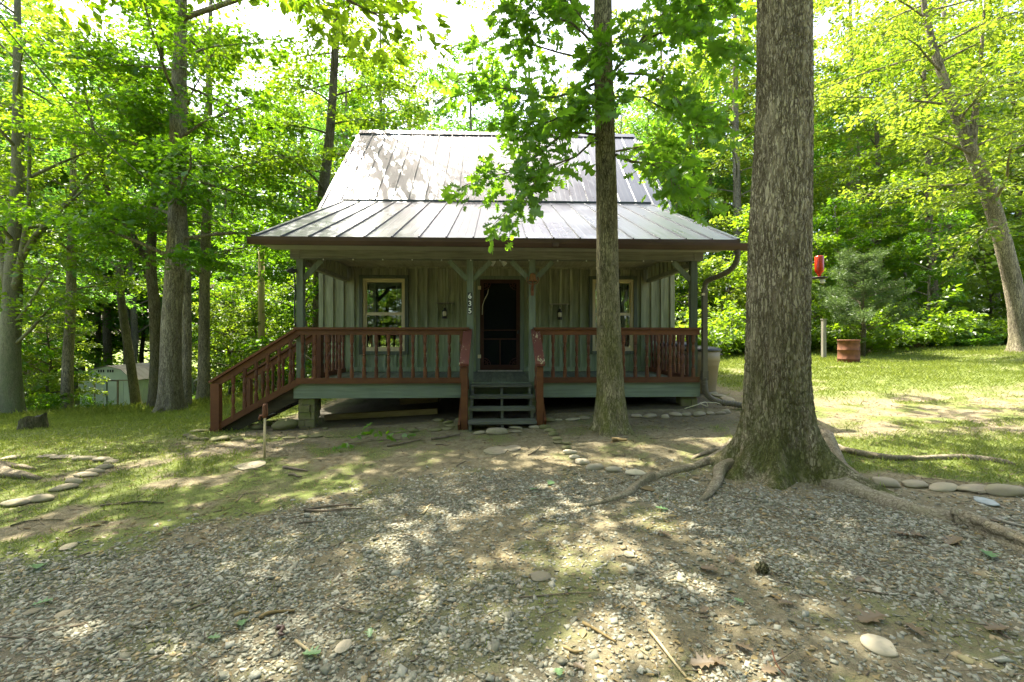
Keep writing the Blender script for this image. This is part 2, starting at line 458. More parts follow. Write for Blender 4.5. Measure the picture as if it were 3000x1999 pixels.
# bark
MAT['bark_oak'] = mat_bark('furrowed_oak_bark', (.095, .07, .038), (.35, .29, .175), (.50, .44, .29), (20, 20, 4.2), ((.075, .085, .015), .2, 2.2, 1.0))
MAT['bark_mid'] = mat_bark('mossy_oak_bark', (.05, .042, .024), (.29, .235, .125), (.48, .42, .26), (24, 24, 8), ((.14, .15, .025), .2, 3.2, .8), blotch=.75)
MAT['bark_pale'] = mat_bark('pale_flaky_bark', (.07, .058, .042), (.34, .285, .19), (.52, .46, .34), (20, 20, 6), ((.14, .14, .05), .1, 1.6, .5), blotch=.45)
MAT['bark_dark'] = mat_bark('dark_bark', (.055, .044, .026), (.17, .145, .09), (.30, .26, .165), (22, 22, 6), ((.07, .09, .03), .2, 3, .5))
MAT['bark_grey'] = mat_bark('smooth_grey_bark', (.08, .075, .05), (.17, .16, .105), (.27, .255, .175), (26, 26, 9), ((.11, .15, .07), .2, 4, .6), bmp=.3, dist=.01)
MAT['twig'] = mat_plain('twig_bark', (.13, .10, .065), .9, 0, .4, 14, .4)
MAT['root'] = mat_bark('root_bark', (.12, .095, .06), (.22, .185, .12), (.33, .285, .20), (16, 16, 16), ((.11, .13, .03), -.2, .25, .35), bmp=.5)
# leaves
MAT['leaf_oak'] = mat_leaf('oak_leaves', (.055, .125, .012), (.115, .21, .02), (.26, .50, .02), .5)
MAT['leaf_a'] = mat_leaf('bright_maple_leaves', (.045, .125, .006), (.095, .20, .010), (.20, .40, .007), .5)
MAT['leaf_b'] = mat_leaf('forest_leaves', (.05, .115, .008), (.12, .19, .013), (.25, .40, .010), .5)
MAT['leaf_c'] = mat_leaf('yellow_green_leaves', (.065, .13, .015), (.14, .20, .025), (.31, .42, .025), .5)
MAT['leaf_d'] = mat_leaf('deep_green_leaves', (.03, .09, .014), (.065, .15, .02), (.18, .40, .03), .5)
MAT['leaf_cedar'] = mat_leaf('cedar_needles', (.035, .075, .016), (.085, .135, .035), (.14, .22, .05), .35)
MAT['leaf_green_fallen'] = mat_leaf('fresh_fallen_leaf', (.10, .18, .07), (.17, .27, .12), (.2, .4, .15), .3)
MAT['leaf_dead'] = mat_leaf('dead_leaf', (.11, .08, .045), (.20, .15, .09), (.25, .12, .05), .2)
MAT['litter'] = mat_leaf('leaf_litter', (.075, .045, .018), (.30, .23, .09), (.2, .13, .05), .2)
MAT['grass'] = mat_leaf('grass_blades', (.14, .21, .025), (.34, .38, .09), (.40, .48, .05), .35)
# ================================================================== GROUND
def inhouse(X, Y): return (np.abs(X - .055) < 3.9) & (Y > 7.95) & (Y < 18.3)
def f_grass(X, Y):
    n = fbm(X * .8, Y * .8, 31); n2 = fbm(X * 2.6, Y * 2.6, 47)
    edge = -4.1 - .22 * np.clip(Y - 3, 0, 6) + (n - .5) * 2.2
    left = sst(0.5, -0.7, X - edge) * (.55 + .75 * n2)
    thin = sst(.42, .62, n2) * sst(1.2, -2.6, X - (n - .5) * 3) * sst(8.2, 6.8, Y) * .6
    right = sst(4.3, 5.3, X + (n - .5) * 1.5) * sst(7.9, 9.2, Y - (n2 - .5) * 2) * (.35 + .65 * sst(.2, .5, n2)) * .9
    strip = sst(3.2, 3.6, X) * sst(4.45, 4.75, Y + .34 * (X - 3.2) + (n2 - .5) * .3) * sst(6.1, 5.2, Y + (n - .5)) * (.5 + .7 * n2)
    band = sst(3.4, 4.4, X) * sst(5.4, 6.2, Y) * sst(9.2, 8.2, Y) * sst(.42, .6, n2) * .6
    rgt = sst(.5, .62, n2) * sst(4.0, 4.5, X) * sst(4.7, 4.2, Y) * .4
    moss = np.maximum(sst(.55, .68, n) * .4, sst(.50, .66, n2) * .34) * sst(8.2, 7.2, Y)
    far = sst(15, 19, Y) * .5
    back = sst(-3.9, -4.6, X) * sst(6.5, 8, Y) * .9
    return np.clip(np.maximum.reduce([left, thin, right, strip, band, rgt, moss, back, far]), 0, 1)
def f_gravel(X, Y):
    n = fbm(X * 1.1, Y * 1.1, 61); n2 = fbm(X * 3.1, Y * 3.1, 67)
    lim = 4.45 - .42 * np.clip(-X - .5, 0, 6) + .0 * X
    lim = lim - .55 * np.clip(X - 2.2, 0, 9)
    g = sst(.55, -.45, Y - lim + (n - .5) * 1.3)
    bare = sst(.60, .72, fbm(X * .9, Y * .9, 71)) * .75
    return np.clip(g * (1 - bare) * (.42 + .9 * n2), 0, 1)
def f_wet_shade(X, Y):
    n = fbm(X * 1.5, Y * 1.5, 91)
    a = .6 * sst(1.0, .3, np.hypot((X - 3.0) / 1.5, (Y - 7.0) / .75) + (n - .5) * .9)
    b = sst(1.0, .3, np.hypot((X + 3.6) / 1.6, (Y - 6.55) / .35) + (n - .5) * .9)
    return np.maximum.reduce([a, b * .55, 1.0 * inhouse(X, Y + .25)])  # wet patches, plus the shade under the house painted into the soil
def axis(lo, hi, step, far):
    core = np.arange(lo, hi + step / 2, step); g = 1.16; a = []; d = step; p = hi
    while p < far: d *= g; p += d; a.append(p)
    b = []; d = step; p = lo
    while p > -far: d *= g; p -= d; b.append(p)
    return np.concatenate([np.array(b[::-1]), core, np.array(a)])
gx = axis(-9, 9, .085, 500); gy = axis(1.2, 13, .085, 500)
GX, GY = np.meshgrid(gx, gy); GZ = ground(GX, GY)
nx, ny = len(gx), len(gy)
V = np.stack([GX.ravel(), GY.ravel(), GZ.ravel()], 1)
ii = (np.arange(ny - 1)[:, None] * nx + np.arange(nx - 1)[None, :]).ravel()
F = np.stack([ii, ii + 1, ii + nx + 1, ii + nx], 1)
def _ground_mat():
    m, nt, b = newmat('yard_soil')
    at = nd(nt, 'ShaderNodeVertexColor', layer_name='cover'); rgb = nd(nt, 'ShaderNodeSeparateColor', {0: at.outputs['Color']})
    v = coords(nt, (1, 1, 1), False)
    n1 = noise(nt, v, 1.6, 6, .6); n2 = noise(nt, v, 14, 6, .7); n3 = noise(nt, v, 60, 3, .6)
    soil = ramp(nt, n2, [(.3, (.095, .078, .042)), (.5, (.19, .16, .092)), (.72, (.30, .265, .17))])
    soil = mixc(nt, ramp(nt, n1, [(.35, 0), (.65, .55)]), soil, (.155, .13, .07))
    soil = mixc(nt, math_(nt, 'MULTIPLY', ramp(nt, n3, [(.5, 0), (.7, 1)]), .5), soil, (.07, .05, .03))
    mossc = mixc(nt, n2, (.05, .075, .012), (.14, .18, .03))
    g = math_(nt, 'MULTIPLY', ramp(nt, math_(nt, 'ADD', rgb.outputs[0], math_(nt, 'MULTIPLY', math_(nt, 'SUBTRACT', n2, .5), .9)), [(.15, 0), (.6, 1)]), .85)
    c = mixc(nt, g, soil, mossc)
    gv = mixc(nt, n3, (.05, .043, .028), (.15, .135, .095))
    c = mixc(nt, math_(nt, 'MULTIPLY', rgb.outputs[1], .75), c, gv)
    c = mixc(nt, math_(nt, 'MULTIPLY', rgb.outputs[2], .92), c, (.055, .046, .03))  # darkens wet soil and the painted shade below the house
    setc(nt, b, c)
    nt.links.new(nd(nt, 'ShaderNodeMapRange', {0: rgb.outputs[2], 1: 0.0, 2: 1.0, 3: .95, 4: .5}).outputs[0], b.inputs['Roughness'])
    b.inputs['Specular IOR Level'].default_value = .2
    bump(nt, b, math_(nt, 'ADD', n2, math_(nt, 'MULTIPLY', n3, .5)), .8, .03)
    return m
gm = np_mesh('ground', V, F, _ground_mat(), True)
ca = gm.color_attributes.new('cover', 'FLOAT_COLOR', 'POINT')
cv = np.ones((len(V), 4), np.float32)
cv[:, 0] = f_grass(V[:, 0], V[:, 1]); cv[:, 1] = f_gravel(V[:, 0], V[:, 1]) * (V[:, 1] > -6); cv[:, 2] = f_wet_shade(V[:, 0], V[:, 1])
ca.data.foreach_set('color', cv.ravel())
g_o = bpy.data.objects.new('ground', gm); link(g_o); tag(g_o, 'bare sloping yard of soil, moss and gravel', None, kind='structure')

RNG = np.random.default_rng(7)
def frames(D, N):
    D = D / np.linalg.norm(D, axis=1, keepdims=True); X = np.cross(D, N); X /= np.linalg.norm(X, axis=1, keepdims=True) + 1e-9
    return X, D, np.cross(X, D)
def scatter_template(T, TF, Pn, X, Y, Z, S):
    "copies of template T (k,3) with faces TF at points Pn with frames X,Y,Z and sizes S (n,3)"
    n = len(Pn); k = len(T)
    V = Pn[:, None, :] + X[:, None, :] * (T[None, :, 0] * S[:, None, 0])[..., None] + Y[:, None, :] * (T[None, :, 1] * S[:, None, 1])[..., None] + Z[:, None, :] * (T[None, :, 2] * S[:, None, 2])[..., None]
    F = (np.arange(n) * k)[:, None, None] + TF[None]
    return V.reshape(-1, 3), F.reshape(-1, TF.shape[1])

# gravel: crushed stone too many to count
def gravel():
    n = 150000
    Yc = np.sqrt(RNG.uniform(1.5**2, 5.8**2, n)); Xc = RNG.uniform(-1.3, 1.45, n) * Yc
    keep = RNG.uniform(0, 1, n) < f_gravel(Xc, Yc) * np.clip(1.75 - Yc * .2, .5, 1.2)
    Xc, Yc = Xc[keep], Yc[keep]; n = len(Xc)
    Zc = ground(Xc, Yc)
    T0 = np.array([(x, y, z) for z in (-1, 1) for y in (-1, 1) for x in (-1, 1)], float)
    TF = np.array([(0, 2, 3, 1), (4, 5, 7, 6), (0, 1, 5, 4), (1, 3, 7, 5), (3, 2, 6, 7), (2, 0, 4, 6)])
    S = RNG.lognormal(math.log(.0084), .36, n)
    a = RNG.uniform(0, 2 * PI, n); tl = RNG.normal(0, .3, (n, 2))
    N = np.stack([tl[:, 0], tl[:, 1], np.ones(n)], 1); N /= np.linalg.norm(N, axis=1, keepdims=True)
    D = np.stack([np.cos(a), np.sin(a), np.zeros(n)], 1)
    Xa = np.cross(D, N); Xa /= np.linalg.norm(Xa, axis=1, keepdims=True); Ya = np.cross(N, Xa)
    Sc = np.stack([S * RNG.uniform(.8, 1.4, n), S * RNG.uniform(.7, 1.1, n), S * RNG.uniform(.16, .42, n)], 1)
    V, F = scatter_template(T0, TF, np.stack([Xc, Yc, Zc + Sc[:, 2] * .45], 1), Xa, Ya, N, Sc)
    V = V.reshape(n, 8, 3); c = V.mean(1, keepdims=True)
    V = c + (V - c) * RNG.uniform(.5, 1.1, (n, 8, 1)); V = V.reshape(-1, 3)
    m, nt, b = newmat('crushed_stone')
    g = nd(nt, 'ShaderNodeNewGeometry')
    col = ramp(nt, g.outputs['Random Per Island'], [(0, (.13, .125, .085)), (.3, (.20, .195, .14)), (.65, (.27, .265, .20)), (.88, (.35, .34, .265)), (.98, (.30, .23, .12))])
    n2 = noise(nt, coords(nt, (60, 60, 60), False), 1, 3)
    col = mixc(nt, math_(nt, 'MULTIPLY', n2, .35), col, (.15, .13, .09))
    setc(nt, b, col); b.inputs['Roughness'].default_value = .9; b.inputs['Specular IOR Level'].default_value = .2
    o = bpy.data.objects.new('gravel', np_mesh('gravel', V, F, m)); link(o)
    tag(o, 'grey crushed stone gravel spread across the foreground drive', 'gravel', kind='stuff')
gravel()

# grass: one mass of blades
def grass():
    pts = []
    for (x0, x1, y0, y1, dens, h, lim) in ((-18, -3.2, 3.3, 17, 1000, .05, 1), (3.2, 20, 7.6, 19, 950, .052, 1), (3.0, 8.5, 3.0, 6.4, 2300, .042, 1), (-5.5, 4.0, 2.0, 7.6, 900, .022, 1)):
        n = int((x1 - x0) * (y1 - y0) * dens)
        X = RNG.uniform(x0, x1, n); Y = RNG.uniform(y0, y1, n)
        d = f_grass(X, Y)
        fade = np.clip(9.0 / np.maximum(Y, 4), .45, 1.4)
        k = (RNG.uniform(0, 1, n) < (d - .12) * 1.25 * fade) & ~inhouse(X, Y) & (np.abs(X / np.maximum(Y, .1)) < 1.3)
        X, Y = X[k], Y[k]
        far = sst(10.5, 14, Y) * sst(-5, -7, X)
        H = h * RNG.lognormal(0, .35, len(X)) * (.7 + .6 * fbm(X * .7, Y * .7, 12)) * (1 + 1.2 * far) / np.sqrt(np.clip(9 / np.maximum(Y, 5), .6, 1.3))
        pts.append((X, Y, H))
    X = np.concatenate([p[0] for p in pts]); Y = np.concatenate([p[1] for p in pts]); H = np.concatenate([p[2] for p in pts])
    n = len(X); Z = ground(X, Y)
    a = RNG.uniform(0, 2 * PI, n); le = RNG.uniform(.4, 1.6, n)
    D = np.stack([np.cos(a) * le, np.sin(a) * le, np.ones(n)], 1); N = np.stack([np.cos(a + 1.6), np.sin(a + 1.6), np.full(n, .3)], 1)
    Xa, Ya, Za = frames(D, N)
    T = np.array([(-.5, 0, 0), (.5, .0, 0), (.38, .55, .10), (0, 1, .0), (-.38, .55, .10)], float)
    w = np.clip(H * .08, .0024, .006) * np.clip(Y / 6.5, 1, 2.4)
    V, F = scatter_template(T, np.array([(0, 1, 2, 3, 4)]), np.stack([X, Y, Z - .004], 1), Xa, Ya, Za, np.stack([w, H, H], 1))
    o = bpy.data.objects.new('grass', np_mesh('grass', V, F, MAT['grass'])); link(o)
    tag(o, 'short green grass and weeds growing in patches over the yard', 'grass', kind='stuff')
    return n
NG = grass()

# ================================================================== CABIN
CX = .055
YW = 10.33      # front wall
YP = 7.93       # porch posts
ZD = .70        # deck top
cab = thing('cabin', 'weathered green board-and-batten cabin with metal roof and front porch', 'cabin', (CX, YW, gz(CX, YW)))
def B(name, mat, parent, *a, **k): return MB().box(*a).build(name, MAT[mat], parent, **k)

# --- walls
fw = node_part('front_wall', cab)
B('sheathing', 'darktrim', fw, CX - 3.93, CX + 3.93, YW + .03, YW + .06, .45, 3.12) if False else None
wins = [(-2.997, -2.06, 1.16, 2.79), (2.18, 3.127, 1.16, 2.79)]
door = (-.375, .53, .70, 2.78)
opens = [(a - .075, b + .075, c - .075, d + .075) for a, b, c, d in wins] + [(door[0] - .09, door[1] + .09, .6, door[3] + .085)]
# backing panels behind the boards leave the openings free
xs = [CX - 3.93] + sorted(sum([[o[0] + .07, o[1] - .07] for o in opens], [])) + [CX + 3.93]
for i in range(0, len(xs), 2):
    B('backing', 'darktrim', fw, xs[i], xs[i + 1], YW + .025, YW + .06, .45, 3.6)
for o in opens:
    B('backing', 'darktrim', fw, o[0] + .0705, o[1] - .0705, YW + .026, YW + .061, o[3] - .07, 3.6)
    B('backing', 'darktrim', fw, o[0] + .0705, o[1] - .0705, YW + .026, YW + .061, .45, o[2] + .07)
nb = 34; bw = 7.94 / nb; rnd = random.Random(3)
def spans(xa, xb, zlo, zhi):
    s = [(zlo, zhi)]
    for o in opens:
        if xb > o[0] + .005 and xa < o[1] - .005:
            s2 = []
            for (a, b) in s:
                if o[2] > a: s2.append((a, min(b, o[2])))
                if o[3] < b: s2.append((max(a, o[3]), b))
            s = s2
    return [(a, b) for a, b in s if b - a > .03]
for i in range(nb):
    xa = CX - 3.97 + i * bw; xb = xa + bw
    cuts = [xa] + sorted(e for o in opens for e in o[:2] if xa + .004 < e < xb - .004) + [xb]
    for c0, c1 in zip(cuts[:-1], cuts[1:]):
        if c1 - c0 < .012: continue
        for (a, b) in spans(c0, c1, .60, 3.10):
            B('board', 'wall', fw, c0 + .003, c1 - .003, YW + rnd.uniform(.0, .006), YW + .022, a, b)
for i in range(1, nb):
    xm = CX - 3.97 + i * bw + rnd.uniform(-.006, .006)
    for (a, b) in spans(xm - .028, xm + .028, .62, 3.02):
        B('batten', 'wall', fw, xm - .027, xm + .027, YW - .036, YW - .001, a + rnd.uniform(0, .01), b)
B('frieze_board', 'wall', fw, CX - 3.97, CX + 3.97, YW - .044, YW - .005, 3.02, 3.14)
B('base_board', 'wall', fw, CX - 3.36, door[0] - .1, YW - .046, YW - .0385, ZD + .005, ZD + .10)
B('base_board', 'wall', fw, door[1] + .1, CX + 3.36, YW - .046, YW - .0385, ZD + .005, ZD + .10)
for s in (-1, 1):
    B('corner_board', 'wall', fw, CX + s * 3.975 - .05, CX + s * 3.975 + .05, YW - .033, YW - .004, .42, 3.1)
YB = YW + 8.1
for s, nm in ((-1, 'side_wall'), (1, 'side_wall')):
    sw = node_part(nm, cab); x = CX + s * 3.97
    MB().poly([(x, YW, .42), (x, YB, .42), (x, YB, 3.3), (x, (YW + YB) / 2, 7.5), (x, YW, 3.3)], (-s * .05, 0, 0)).build('backing', MAT['darktrim'], sw)
    for i in range(34):
        ya = YW + .01 + i * 8.08 / 34; yb = ya + 8.08 / 34 - .006; ym = (ya + yb) / 2
        zt = 3.3 + 4.1 * (1 - abs(ym - (YW + YB) / 2) / 4.05)
        MB().box(min(x, x + s * .02), max(x, x + s * .02), ya, yb, .42, zt - .1).build('board', MAT['wall'], sw)
MB().poly([(CX - 3.9, YB, .42), (CX + 3.9, YB, .42), (CX + 3.9, YB, 3.3), (CX - 3.9, YB, 3.3)], (0, -.05, 0)).build('back_wall', MAT['darktrim'], cab)
B('house_floor', 'darktrim', cab, CX - 3.9, CX + 3.9, YW + .07, YB - .07, .42, .66)
B('inner_ceiling', 'ceil', cab, CX - 3.9, CX + 3.9, YW + .07, YB - .07, 3.14, 3.2)
fd = node_part('foundation', cab)
B('block_wall', 'conc', fd, CX - 2.3, CX + 3.7, YW + .3, YW + .5, -.6, .42)
B('block_wall', 'conc', fd, CX + 3.5, CX + 3.7, YW + .5, YB - .2, -.6, .42)
B('beam', 'plank', fd, CX - 3.9, CX + 3.9, YW + .08, YW + .22, .24, .42)

# --- windows
for wi, (xa, xb, za, zb) in enumerate(wins):
    w = node_part('window', cab)
    tr = MB()
    for (a, b, c, d) in ((xa - .075, xa, za - .075, zb + .075), (xb, xb + .075, za - .075, zb + .075), (xa, xb, zb, zb + .075), (xa, xb, za - .075, za)):
        MB().box(a, b, YW - .05, YW + .02, c, d).build('trim_board', MAT['darktrim'], w)
    f = MB()
    for (a, b, c, d) in ((xa, xa + .045, za, zb), (xb - .045, xb, za, zb), (xa + .045, xb - .045, zb - .045, zb), (xa + .045, xb - .045, za, za + .06)):
        f.box(a, b, YW - .022, YW + .06, c, d)
    f.build('frame', MAT['cream'], w)
    zm = 2.0
    for k, (c, d, y) in enumerate(((zm + .0, zb - .045, YW + .02), (za + .06, zm, YW - .002))):
        s = MB(); a, b = xa + .045, xb - .045
        for (e, g, h, i_) in ((a, a + .035, c, d), (b - .035, b, c, d), (a + .035, b - .035, c, c + .035), (a + .035, b - .035, d - .035, d)):
            s.box(e, g, y, y + .02, h, i_)
        s.build('sash', MAT['cream'], w)
        MB().box(a + .03, b - .03, y + .008, y + .012, c + .03, d - .03).build('pane', MAT['glass'], w)
    for s in (-1, 1):
        x0 = (xa + xb) / 2 + s * .30; cu = MB(); n = 22; pts = []
        wd = .15 if s < 0 else .13
        for i in range(n): pts.append((x0 - wd / 2 + wd * i / (n - 1), YW + .14 + .018 * math.sin(i * 1.5)))
        vs = [(p[0], p[1], za + .03) for p in pts] + [(p[0] + .01 * math.sin(i), p[1], zb - .06) for i, p in enumerate(pts)]
        cu.add(vs, [(i, i + 1, n + i + 1, n + i) for i in range(n - 1)]); cu.build('curtain', MAT['curtain'], w, True)
    va = MB(); n = 14; vs = []
    for j in range(2):
        for i in range(n):
            u = i / (n - 1); x = xa + .06 + (xb - xa - .12) * u
            vs.append((x, YW + .10 + .008 * math.sin(i * 2), (zb - .05) if j else zb - .10 - .17 * math.sin(PI * u) * (.7 + .3 * math.sin(2 * PI * u))))
    va.add(vs, [(i, i + 1, n + i + 1, n + i) for i in range(n - 1)]); va.build('valance', MAT['curtain'], w, True)

# --- screen door
dr = node_part('screen_door', cab); xa, xb, za, zb = door
cs = MB().box(xa - .085, xa - .002, YW - .04, YW + .03, ZD + .004, zb + .08).box(xb + .002, xb + .085, YW - .04, YW + .03, ZD + .004, zb + .08).box(xa - .002, xb + .002, YW - .04, YW + .03, zb + .002, zb + .08)
cs.build('casing', MAT['green'], dr)
B('threshold', 'post', dr, xa - .05, xb + .05, YW - .09, YW - .041, ZD + .002, ZD + .03)
fy0, fy1 = YW - .03, YW - .002
fr = MB().box(xa, xa + .085, fy0, fy1, za + .04, zb).box(xb - .085, xb, fy0, fy1, za + .04, zb).box(xa + .085, xb - .085, fy0, fy1, zb - .085, zb).box(xa + .085, xb - .085, fy0, fy1, za + .04, za + .15)
fr.build('frame', MAT['doorred'], dr)
xm = (xa + xb) / 2
B('cross_rail', 'doorred', dr, xa + .085, xb - .085, fy0 + .004, fy1, 1.62, 1.645); B('cross_rail', 'doorred', dr, xa + .085, xb - .085, fy0 + .004, fy1, 1.42, 1.445)
B('mullion', 'doorred', dr, xm - .012, xm + .012, fy0 + .004, fy1, za + .15, 1.42)
B('screen', 'screen', dr, xa + .08, xb - .08, YW - .016, YW - .012, za + .14, zb - .08)
for sx in (-1, 1):
    for (sz, z0) in ((-1, zb - .085), (1, za + .15)):
        x0 = xa + .085 if sx < 0 else xb - .085
        q = MB()
        for k, r in enumerate((.15, .09)):
            arc = [Vector((x0 - sx * r * math.cos(a), YW - .022, z0 + sz * r * math.sin(a))) for a in [PI / 2 * j / 8 for j in range(9)]]
            q.tube(arc, .009, 5)
        for a in (PI / 8, PI / 4, PI * 3 / 8):
            q.bar((x0 - sx * .02, YW - .022, z0 + sz * .02), (x0 - sx * .15 * math.cos(a), YW - .022, z0 + sz * .15 * math.sin(a)), .012, .012)
        q.build('corner_bracket', MAT['doorred'], dr, True)
for z in (1.0, 2.55): B('hinge', 'cream', dr, xa - .05, xa + .02, fy0 - .012, fy0 - .001, z, z + .08)
B('latch', 'black', dr, xb - .06, xb - .03, fy0 - .05, fy0, 1.55, 1.63)
MB().tube([(xa + .19, YW - .05, 2.56), (xa + .17, YW - .06, 2.45), (xa + .10, YW - .06, 2.32), (xa + .055, YW - .055, 2.18), (xa + .05, YW - .05, 1.98)], .008, 6).build('pull_cord', MAT['cord'], dr, True)
B('inner_door', 'darktrim', dr, xa + .02, xb - .02, YW + .05, YW + .09, za, zb)

# --- porch deck
dk = node_part('porch_deck', cab)
x = CX - 3.49; i = 0
while x < CX + 3.48:
    B('deck_board', 'deck', dk, x, min(x + .136, CX + 3.49), 7.885, YW - .045, ZD - .032, ZD - rnd.uniform(0, .003)); x += .1396
B('fascia_board', 'greenh', dk, CX - 3.5, -.475, 7.845, 7.88, .44, ZD - .004)
B('fascia_board', 'greenh', dk, -.470, .62, 7.845, 7.88, .44, ZD - .004)
B('fascia_board', 'greenh', dk, .625, CX + 3.5, 7.845, 7.88, .44, ZD - .004)
for s in (-1, 1): B('side_joist', 'greenh', dk, CX + s * 3.475 - .018, CX + s * 3.475 + .018, 7.885, YW - .05, .44, ZD - .035)
for j in range(6):
    xx = CX - 3.0 + j * 1.2; B('floor_joist', 'plank', dk, xx - .02, xx + .02, 7.89, YW - .05, .47, ZD - .035)

# --- stone piers
def pier(x, y, w, h0, h1):
    p = node_part('pier', cab)
    B('core', 'conc', p, x - w / 2 + .02, x + w / 2 - .02, y - w / 2 + .02, y + w / 2 - .02, h0, h1)
    r = random.Random(int(x * 100)); z = h0
    while z < h1 - .01:
        hh = min(r.uniform(.08, .15), h1 - z)
        for (fx, fy) in ((0, -1), (-1, 0), (1, 0)):
            u = -w / 2
            while u < w / 2 - .02:
                ww = min(r.uniform(.10, .22), w / 2 - u)
                m = MB(); o = w / 2 - .005 + r.uniform(0, .018)
                if fy: m.box(x + u + .006, x + u + ww - .006, y - o, y - o + .06, z + .006, z + hh - .004)
                else: m.box(min(x + fx * o, x + fx * (o - .06)), max(x + fx * o, x + fx * (o - .06)), y + u + .006, y + u + ww - .006, z + .006, z + hh - .004)
                for q in range(8):
                    vx = m.v[q]; m.v[q] = (vx[0] + r.uniform(-.007, .007), vx[1] + r.uniform(-.008, .004), vx[2] + r.uniform(-.006, .006))
                m.build('stone', MAT['mossy'], p); u += ww
        z += hh
pier(CX - 3.30, 8.02, .27, gz(-3.25, 8) - .1, .44)
pier(CX + 3.34, 8.05, .27, gz(3.4, 8) - .1, .44)
pier(-.52, 8.02, .2, gz(-.5, 8) - .1, .44)
pier(.67, 8.02, .2, gz(.6, 8) - .1, .44)

# --- porch frame
pf = node_part('porch_frame', cab)
PX = [CX - 3.415, -.461, .617, CX + 3.415]
for x in PX: B('post', 'green', pf, x - .055, x + .055, YP - .055, YP + .055, ZD + .003, 2.82)
B('beam', 'beam', pf, CX - 3.53, CX + 3.53, YP - .075, YP + .075, 2.82, 2.985)
B('beam_cap', 'beam', pf, CX - 3.56, CX - 3.40, YP - .085, YP - .076, 2.815, 2.98); B('beam_cap', 'beam', pf, CX + 3.40, CX + 3.56, YP - .085, YP - .076, 2.815, 2.98)
for i, x in enumerate(PX):
    for s in (-1, 1):
        if (i == 0 and s < 0) or (i == 3 and s > 0): continue
        MB().bar((x + s * .045, YP, 2.48), (x + s * .36, YP, 2.80), .045, .085, (-s, 0, 1)).build('brace', MAT['green'], pf)
for s in (-1, 1):
    x = CX + s * 3.415
    B('side_beam', 'beam', pf, x - .05, x + .05, YP + .08, YW - .035, 2.72, 2.80)
    B('side_panel', 'wall', pf, x - .02, x + .02, YP + .08, YW - .035, 2.80, 3.30)
    y = YP + .2
    while y < YW - .1:
        B('batten', 'wall', pf, x - .042, x + .042, y - .025, y + .025, 2.801, 3.05); y += .235
B('ceiling', 'ceil', pf, CX - 3.39, CX + 3.39, YP + .08, YW - .035, 3.06, 3.08)

# --- railings
prof = [(.028, 0), (.028, .16), (.021, .17), (.026, .185), (.017, .20), (.015, .23), (.024, .29), (.026, .33), (.019, .38), (.014, .40), (.022, .415), (.014, .43), (.019, .46), (.026, .51), (.022, .56), (.015, .60), (.024, .62), (.018, .63), (.028, .64), (.028, .78)]
def baluster_mesh(h):
    k = h / .78; m = MB().lathe([(r * 1.18, z * k) for r, z in prof], 8).mesh('baluster'); m.materials.append(MAT['red']); return m
BAL = baluster_mesh(.735)
def rail_run(a, b, n, side, part='railing'):
    "level railing from a to b (x,y); n balusters; side = outward offset of the rails"
    rp = node_part(part, cab); a = Vector((a[0], a[1], 0)); b = Vector((b[0], b[1], 0)); d = (b - a)
    ax = abs(d.x) > abs(d.y)
    def bx(nm, w, z0, z1, e=0):
        lo = Vector((min(a.x, b.x), min(a.y, b.y), 0)); hi = Vector((max(a.x, b.x), max(a.y, b.y), 0))
        if ax: B(nm, 'red', rp, lo.x - e, hi.x + e, a.y - w / 2, a.y + w / 2, z0, z1)
        else: B(nm, 'red', rp, a.x - w / 2, a.x + w / 2, lo.y - e, hi.y + e, z0, z1)
    bx('cap_rail', .13, 1.612, 1.648, .03); bx('top_rail', .05, 1.518, 1.610); bx('bottom_rail', .045, .695, .790)
    for i in range(n):
        p = a + d * ((i + .5) / n)
        place('baluster', BAL, (p.x, p.y, .787), rp, (0, 0, rnd.uniform(-.1, .1)))
    return rp
yr = 7.815
rail_run((CX - 3.44, yr), (-.50, yr), 14, 0)
rail_run((.665, yr), (CX + 3.47, yr), 14, 0)
rail_run((CX + 3.445, 7.90), (CX + 3.445, YW - .05), 11, 0)
rail_run((CX - 3.445, 8.86), (CX - 3.445, YW - .05), 7, 0)

# --- front steps
st = node_part('front_steps', cab)
yt = 7.86; zt = ZD - .012
for i in range(4):
    B('tread', 'tread', st, -.43, .60, yt - .25 - .03, yt - .002, zt - .038, zt)
    yt -= .25; zt -= .158
for x in (-.40, .085, .555):
    pts = [(x, 7.842, .62), (x, 7.842, .30), (x, 6.95, -.02), (x, 6.88, .03)]
    z = ZD - .052; y = 7.842
    prf = [(7.842, z)]
    for i in range(4):
        prf.append((7.842 - .25 * (i + 1) + .02, z - .158 * i)); prf.append((7.842 - .25 * (i + 1) + .02, z - .158 * (i + 1)))
    prf = [(y_, min(z_, 9)) for y_, z_ in prf]
    prf = prf[:-1] + [(6.86, .0), (7.0, -.05), (7.842, .40)]
    MB().poly([(x - .02, y_, z_) for y_, z_ in prf], (.04, 0, 0)).build('stringer', MAT['tread'], st)
for x, tilt in ((-.497, -.02), (.668, .025)):
    zg = gz(x, 7.02)
    MB().box(x - .05, x + .05, 6.98, 7.09, zg - .1, 1.03).build('newel_post', MAT['red'], st)
    MB().bar((x, 7.86, 1.60), (x, 6.93, 1.06), .145, .045).build('handrail', MAT['peel'], st)
    MB().bar((x, 7.86, 1.525), (x, 7.03, 1.045), .05, .09).build('under_rail', MAT['red'], st)
    MB().bar((x + (.075 if x < 0 else -.075) * -1, 7.84, .66), (x + (.075 if x < 0 else -.075) * -1, 6.96, zg + .02), .035, .16).build('skirt_board', MAT['red'], st)
    for k in range(3):
        t = (k + .6) / 3.4; y = 7.82 - t * .78; zt_ = 1.50 - t * .45; zb_ = .70 - t * .53
        m = baluster_mesh(zt_ - zb_); place('baluster', m, (x, y, zb_), st)

